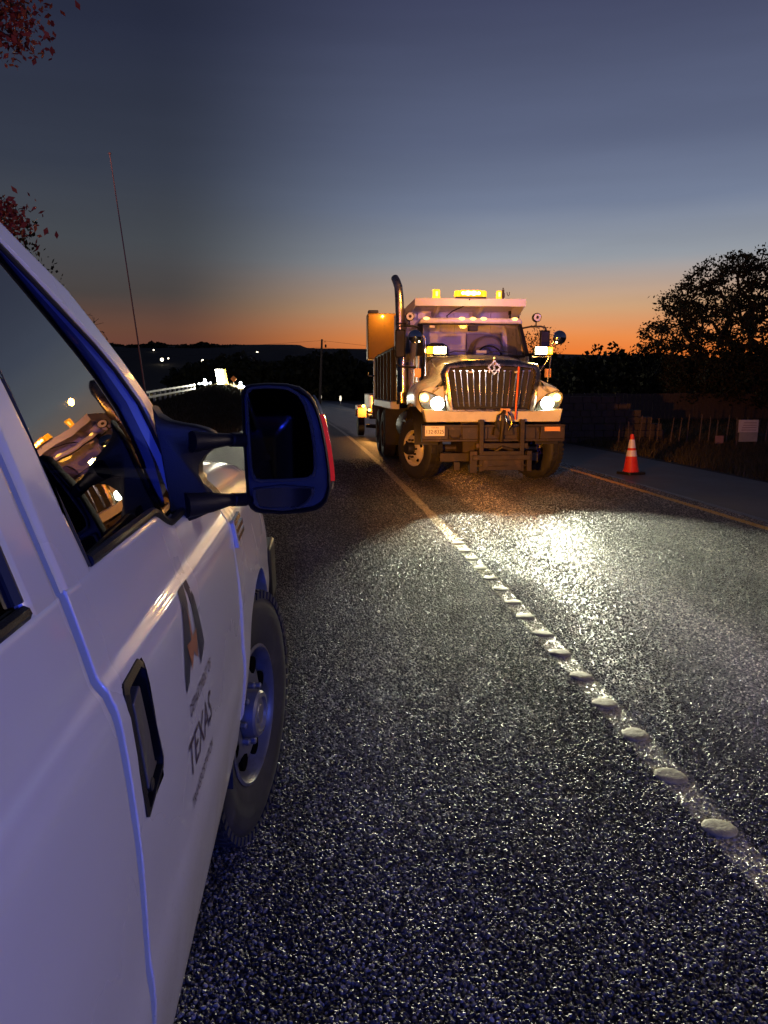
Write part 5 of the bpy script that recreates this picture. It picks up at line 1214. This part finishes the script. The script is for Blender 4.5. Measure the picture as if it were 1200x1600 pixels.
for dz in (0, -.75):
    wr.tube([(top[0]+(x_)*1.0, 90+x_*.9, top[2]+dz-.15-1.2*math.sin(math.pi*min(1, abs(x_)/60))*(1) + 0) for x_ in np.linspace(0, 60, 12)], .014, 4)
    wr.tube([(top[0]-x_, 90+x_*.2, top[2]+dz-.15-1.2*math.sin(math.pi*min(1, x_/60))) for x_ in np.linspace(0, 60, 12)], .014, 4)
wr.build('overhead_wire', M_['blk'], UP)
for i, (x, y, d, lab) in enumerate(((532, 622, 88, 'white reflective delineator post nearest the dump truck tail'), (501, 620, 118, 'white reflective delineator post at the foot of the utility pole'), (484.5, 617, 150, 'white reflective delineator post at the rim of the towing mirror'))):
    q = P3(x, y, d); o = thing('delineator_post', lab, 'delineator', (q[0], d, q[2]-.9), group='reflective posts along the far curve')
    s_ = d/88; m = MB(); m.box(-.05*s_, .05*s_, 0, .03, 0, .6); m.build('post', M_['board'], o)
    m = MB(); m.prism([(-.09*s_, .6), (.09*s_, .6), (.12*s_, .85), (.08*s_, 1.15*s_), (-.08*s_, 1.15*s_), (-.12*s_, .85)], -.02, .0, 'Y'); m.build('reflector', M_['reflw'], o, smooth=False)
for (x, y, d, r, lab) in ((253, 562, 220, .45, 'brightest pale yard light on the far dark hillside left of the antenna foot'), (317, 564, 220, .42, 'single yard light on the far hillside above the work zone'), (402, 551, 260, .38, 'small skyline light above the towing mirror'), (240, 547, 260, .22, 'faint light on the skyline beside the antenna'), (263, 560, 220, .2, 'faint light just right of the brightest yard light')):
    q = P3(x, y, d); o = MB().sphere((0, 0, 0), r, 10, 8).build('yard_light', M_['farlight']); o.location = q; tag(o, lab, 'yard light', 'distant yard lights')
# ------------------------------------------------------------------ right side: stone wall, stake fence, boards, board fence, carport
WL = thing('stone_wall', 'low stone wall with a sloping end beyond the right shoulder', 'wall', (7.6, 22.3, gz(22)))
blkn = 0
for r_i in range(7):
    x = 6.6 + (.14 if r_i % 2 else 0); z = r_i*.2
    lim = 10.2 - max(0, z-.35)*1.65
    while x < lim:
        w_ = random.uniform(.26, .42); m = MB(); dy = random.uniform(-.015, .015)
        m.box(x-7.6, min(x+w_, lim)-7.6-.012, dy-.14, dy+.14, z+.006-.1, z+.2-.1-.006); m.build('stone', M_['stone'], WL, bev=.012); x += w_
SF = thing('stake_fence', 'row of thin leaning stakes with wire along the right verge', 'fence', (10.5, 20.8, gz(20.8)))
for i in range(22):
    x = -2.2+i*.28+random.uniform(-.08, .08); le = random.uniform(-.08, .10); m = MB(); m.tube([(x, 0, -.1), (x+le*.5, 0, .35), (x+le, 0, random.uniform(.62, .86))], [.022, .02, .014], 6); m.build('stake', M_['wood'], SF)
for z in (.25, .5, .7):
    m = MB(); m.tube([(-2.3, 0, z), (.8, 0, z-.02), (4.0, 0, z)], .004, 4); m.build('wire', M_['dark'], SF)
q0, q1 = P3(1155, 656, 19.4), P3(1183, 690, 19.4)
SB = thing('notice_board', 'pale square notice board hung on the stake fence at the right edge', 'sign', ((q0[0]+q1[0])/2, 19.4, q1[2]))
wv = (q1[0]-q0[0])/2; hv = q0[2]-q1[2]
m = MB(); m.box(-wv, wv, 0, .02, hv*.42, hv); m.build('upper_panel', M_['signw'], SB)
m = MB(); m.box(-wv+.03, wv, .004, .022, 0, hv*.41); m.build('lower_panel', M_['signg'], SB)
m = MB()
for k in range(4): m.box(-wv*.7+.02*k, wv*.8, -.003, 0, hv*(.52+.11*k), hv*(.545+.11*k))
m.build('print_lines', M_['pinkb'], SB)
m = MB(); m.box(-wv-.02, -wv+.02, .03, .07, -.2, hv); m.box(wv-.05, wv-.01, .03, .07, -.2, hv); m.build('board_post', M_['wood'], SB)
q0 = P3(1118, 681, 19.8); q1 = P3(1130, 693, 19.8)
m = MB(); m.box(q0[0], q1[0], 0, .02, q1[2], q0[2]); m.box((q0[0]+q1[0])/2-.015, (q0[0]+q1[0])/2+.015, .02, .05, gz(20)-.1, q0[2])
o = m.build('small_board', M_['pinkb']); o.location = (0, 19.8, 0); tag(o, 'small dull pink board left of the pale notice board', 'sign')
BF = thing('board_fence', 'long weathered board fence across the dark field at the right', 'fence', (18, 38, gz(38)))
for i in range(70):
    x = -6.5+i*.22; m = MB(); m.box(x, x+.205, random.uniform(-.01, .01), .03, -.1, 1.32+random.uniform(-.03, .03)); m.build('board', M_['wood'], BF)
m = MB(); m.box(-6.5, 9, .03, .08, .3, .4); m.box(-6.5, 9, .03, .08, 1.0, 1.1); m.build('fence_rail', M_['wood'], BF)
q = P3(910, 606, 60); CP = thing('carport', 'small white framed carport in the far field beside the dump truck', 'carport', (q[0], 60, q[2]-1.0))
m = MB(); m.box(-.68, .62, 0, 2.4, 1.12, 1.24); m.build('carport_roof', M_['reflw2'] if 'reflw2' in M_ else M_['board'], CP)
for x, z0 in ((-.6, .4), (-.3, .5), (.2, .6), (.5, .6)):
    m = MB(); m.box(x-.05, x+.05, 0, .1, z0-1.6, 1.12); m.build('carport_post', M_['board'], CP)
m = MB(); m.box(-.62, -.2, -.02, .04, .95, 1.05); m.box(.1, .56, -.02, .04, .93, 1.03); m.build('carport_brace', M_['board'], CP)
for (x, y, lab) in ((972, 613, 'brighter tiny white light on the field right of the carport'), (1006, 614, 'fainter tiny white light above the traffic cone')):
    q = P3(x, y, 58); o = MB().sphere((0, 0, 0), .06, 8, 6, (1.6, 1, .8)).build('field_light', M_['farlight']); o.location = q; tag(o, lab, 'field light', 'tiny lights in the right field')
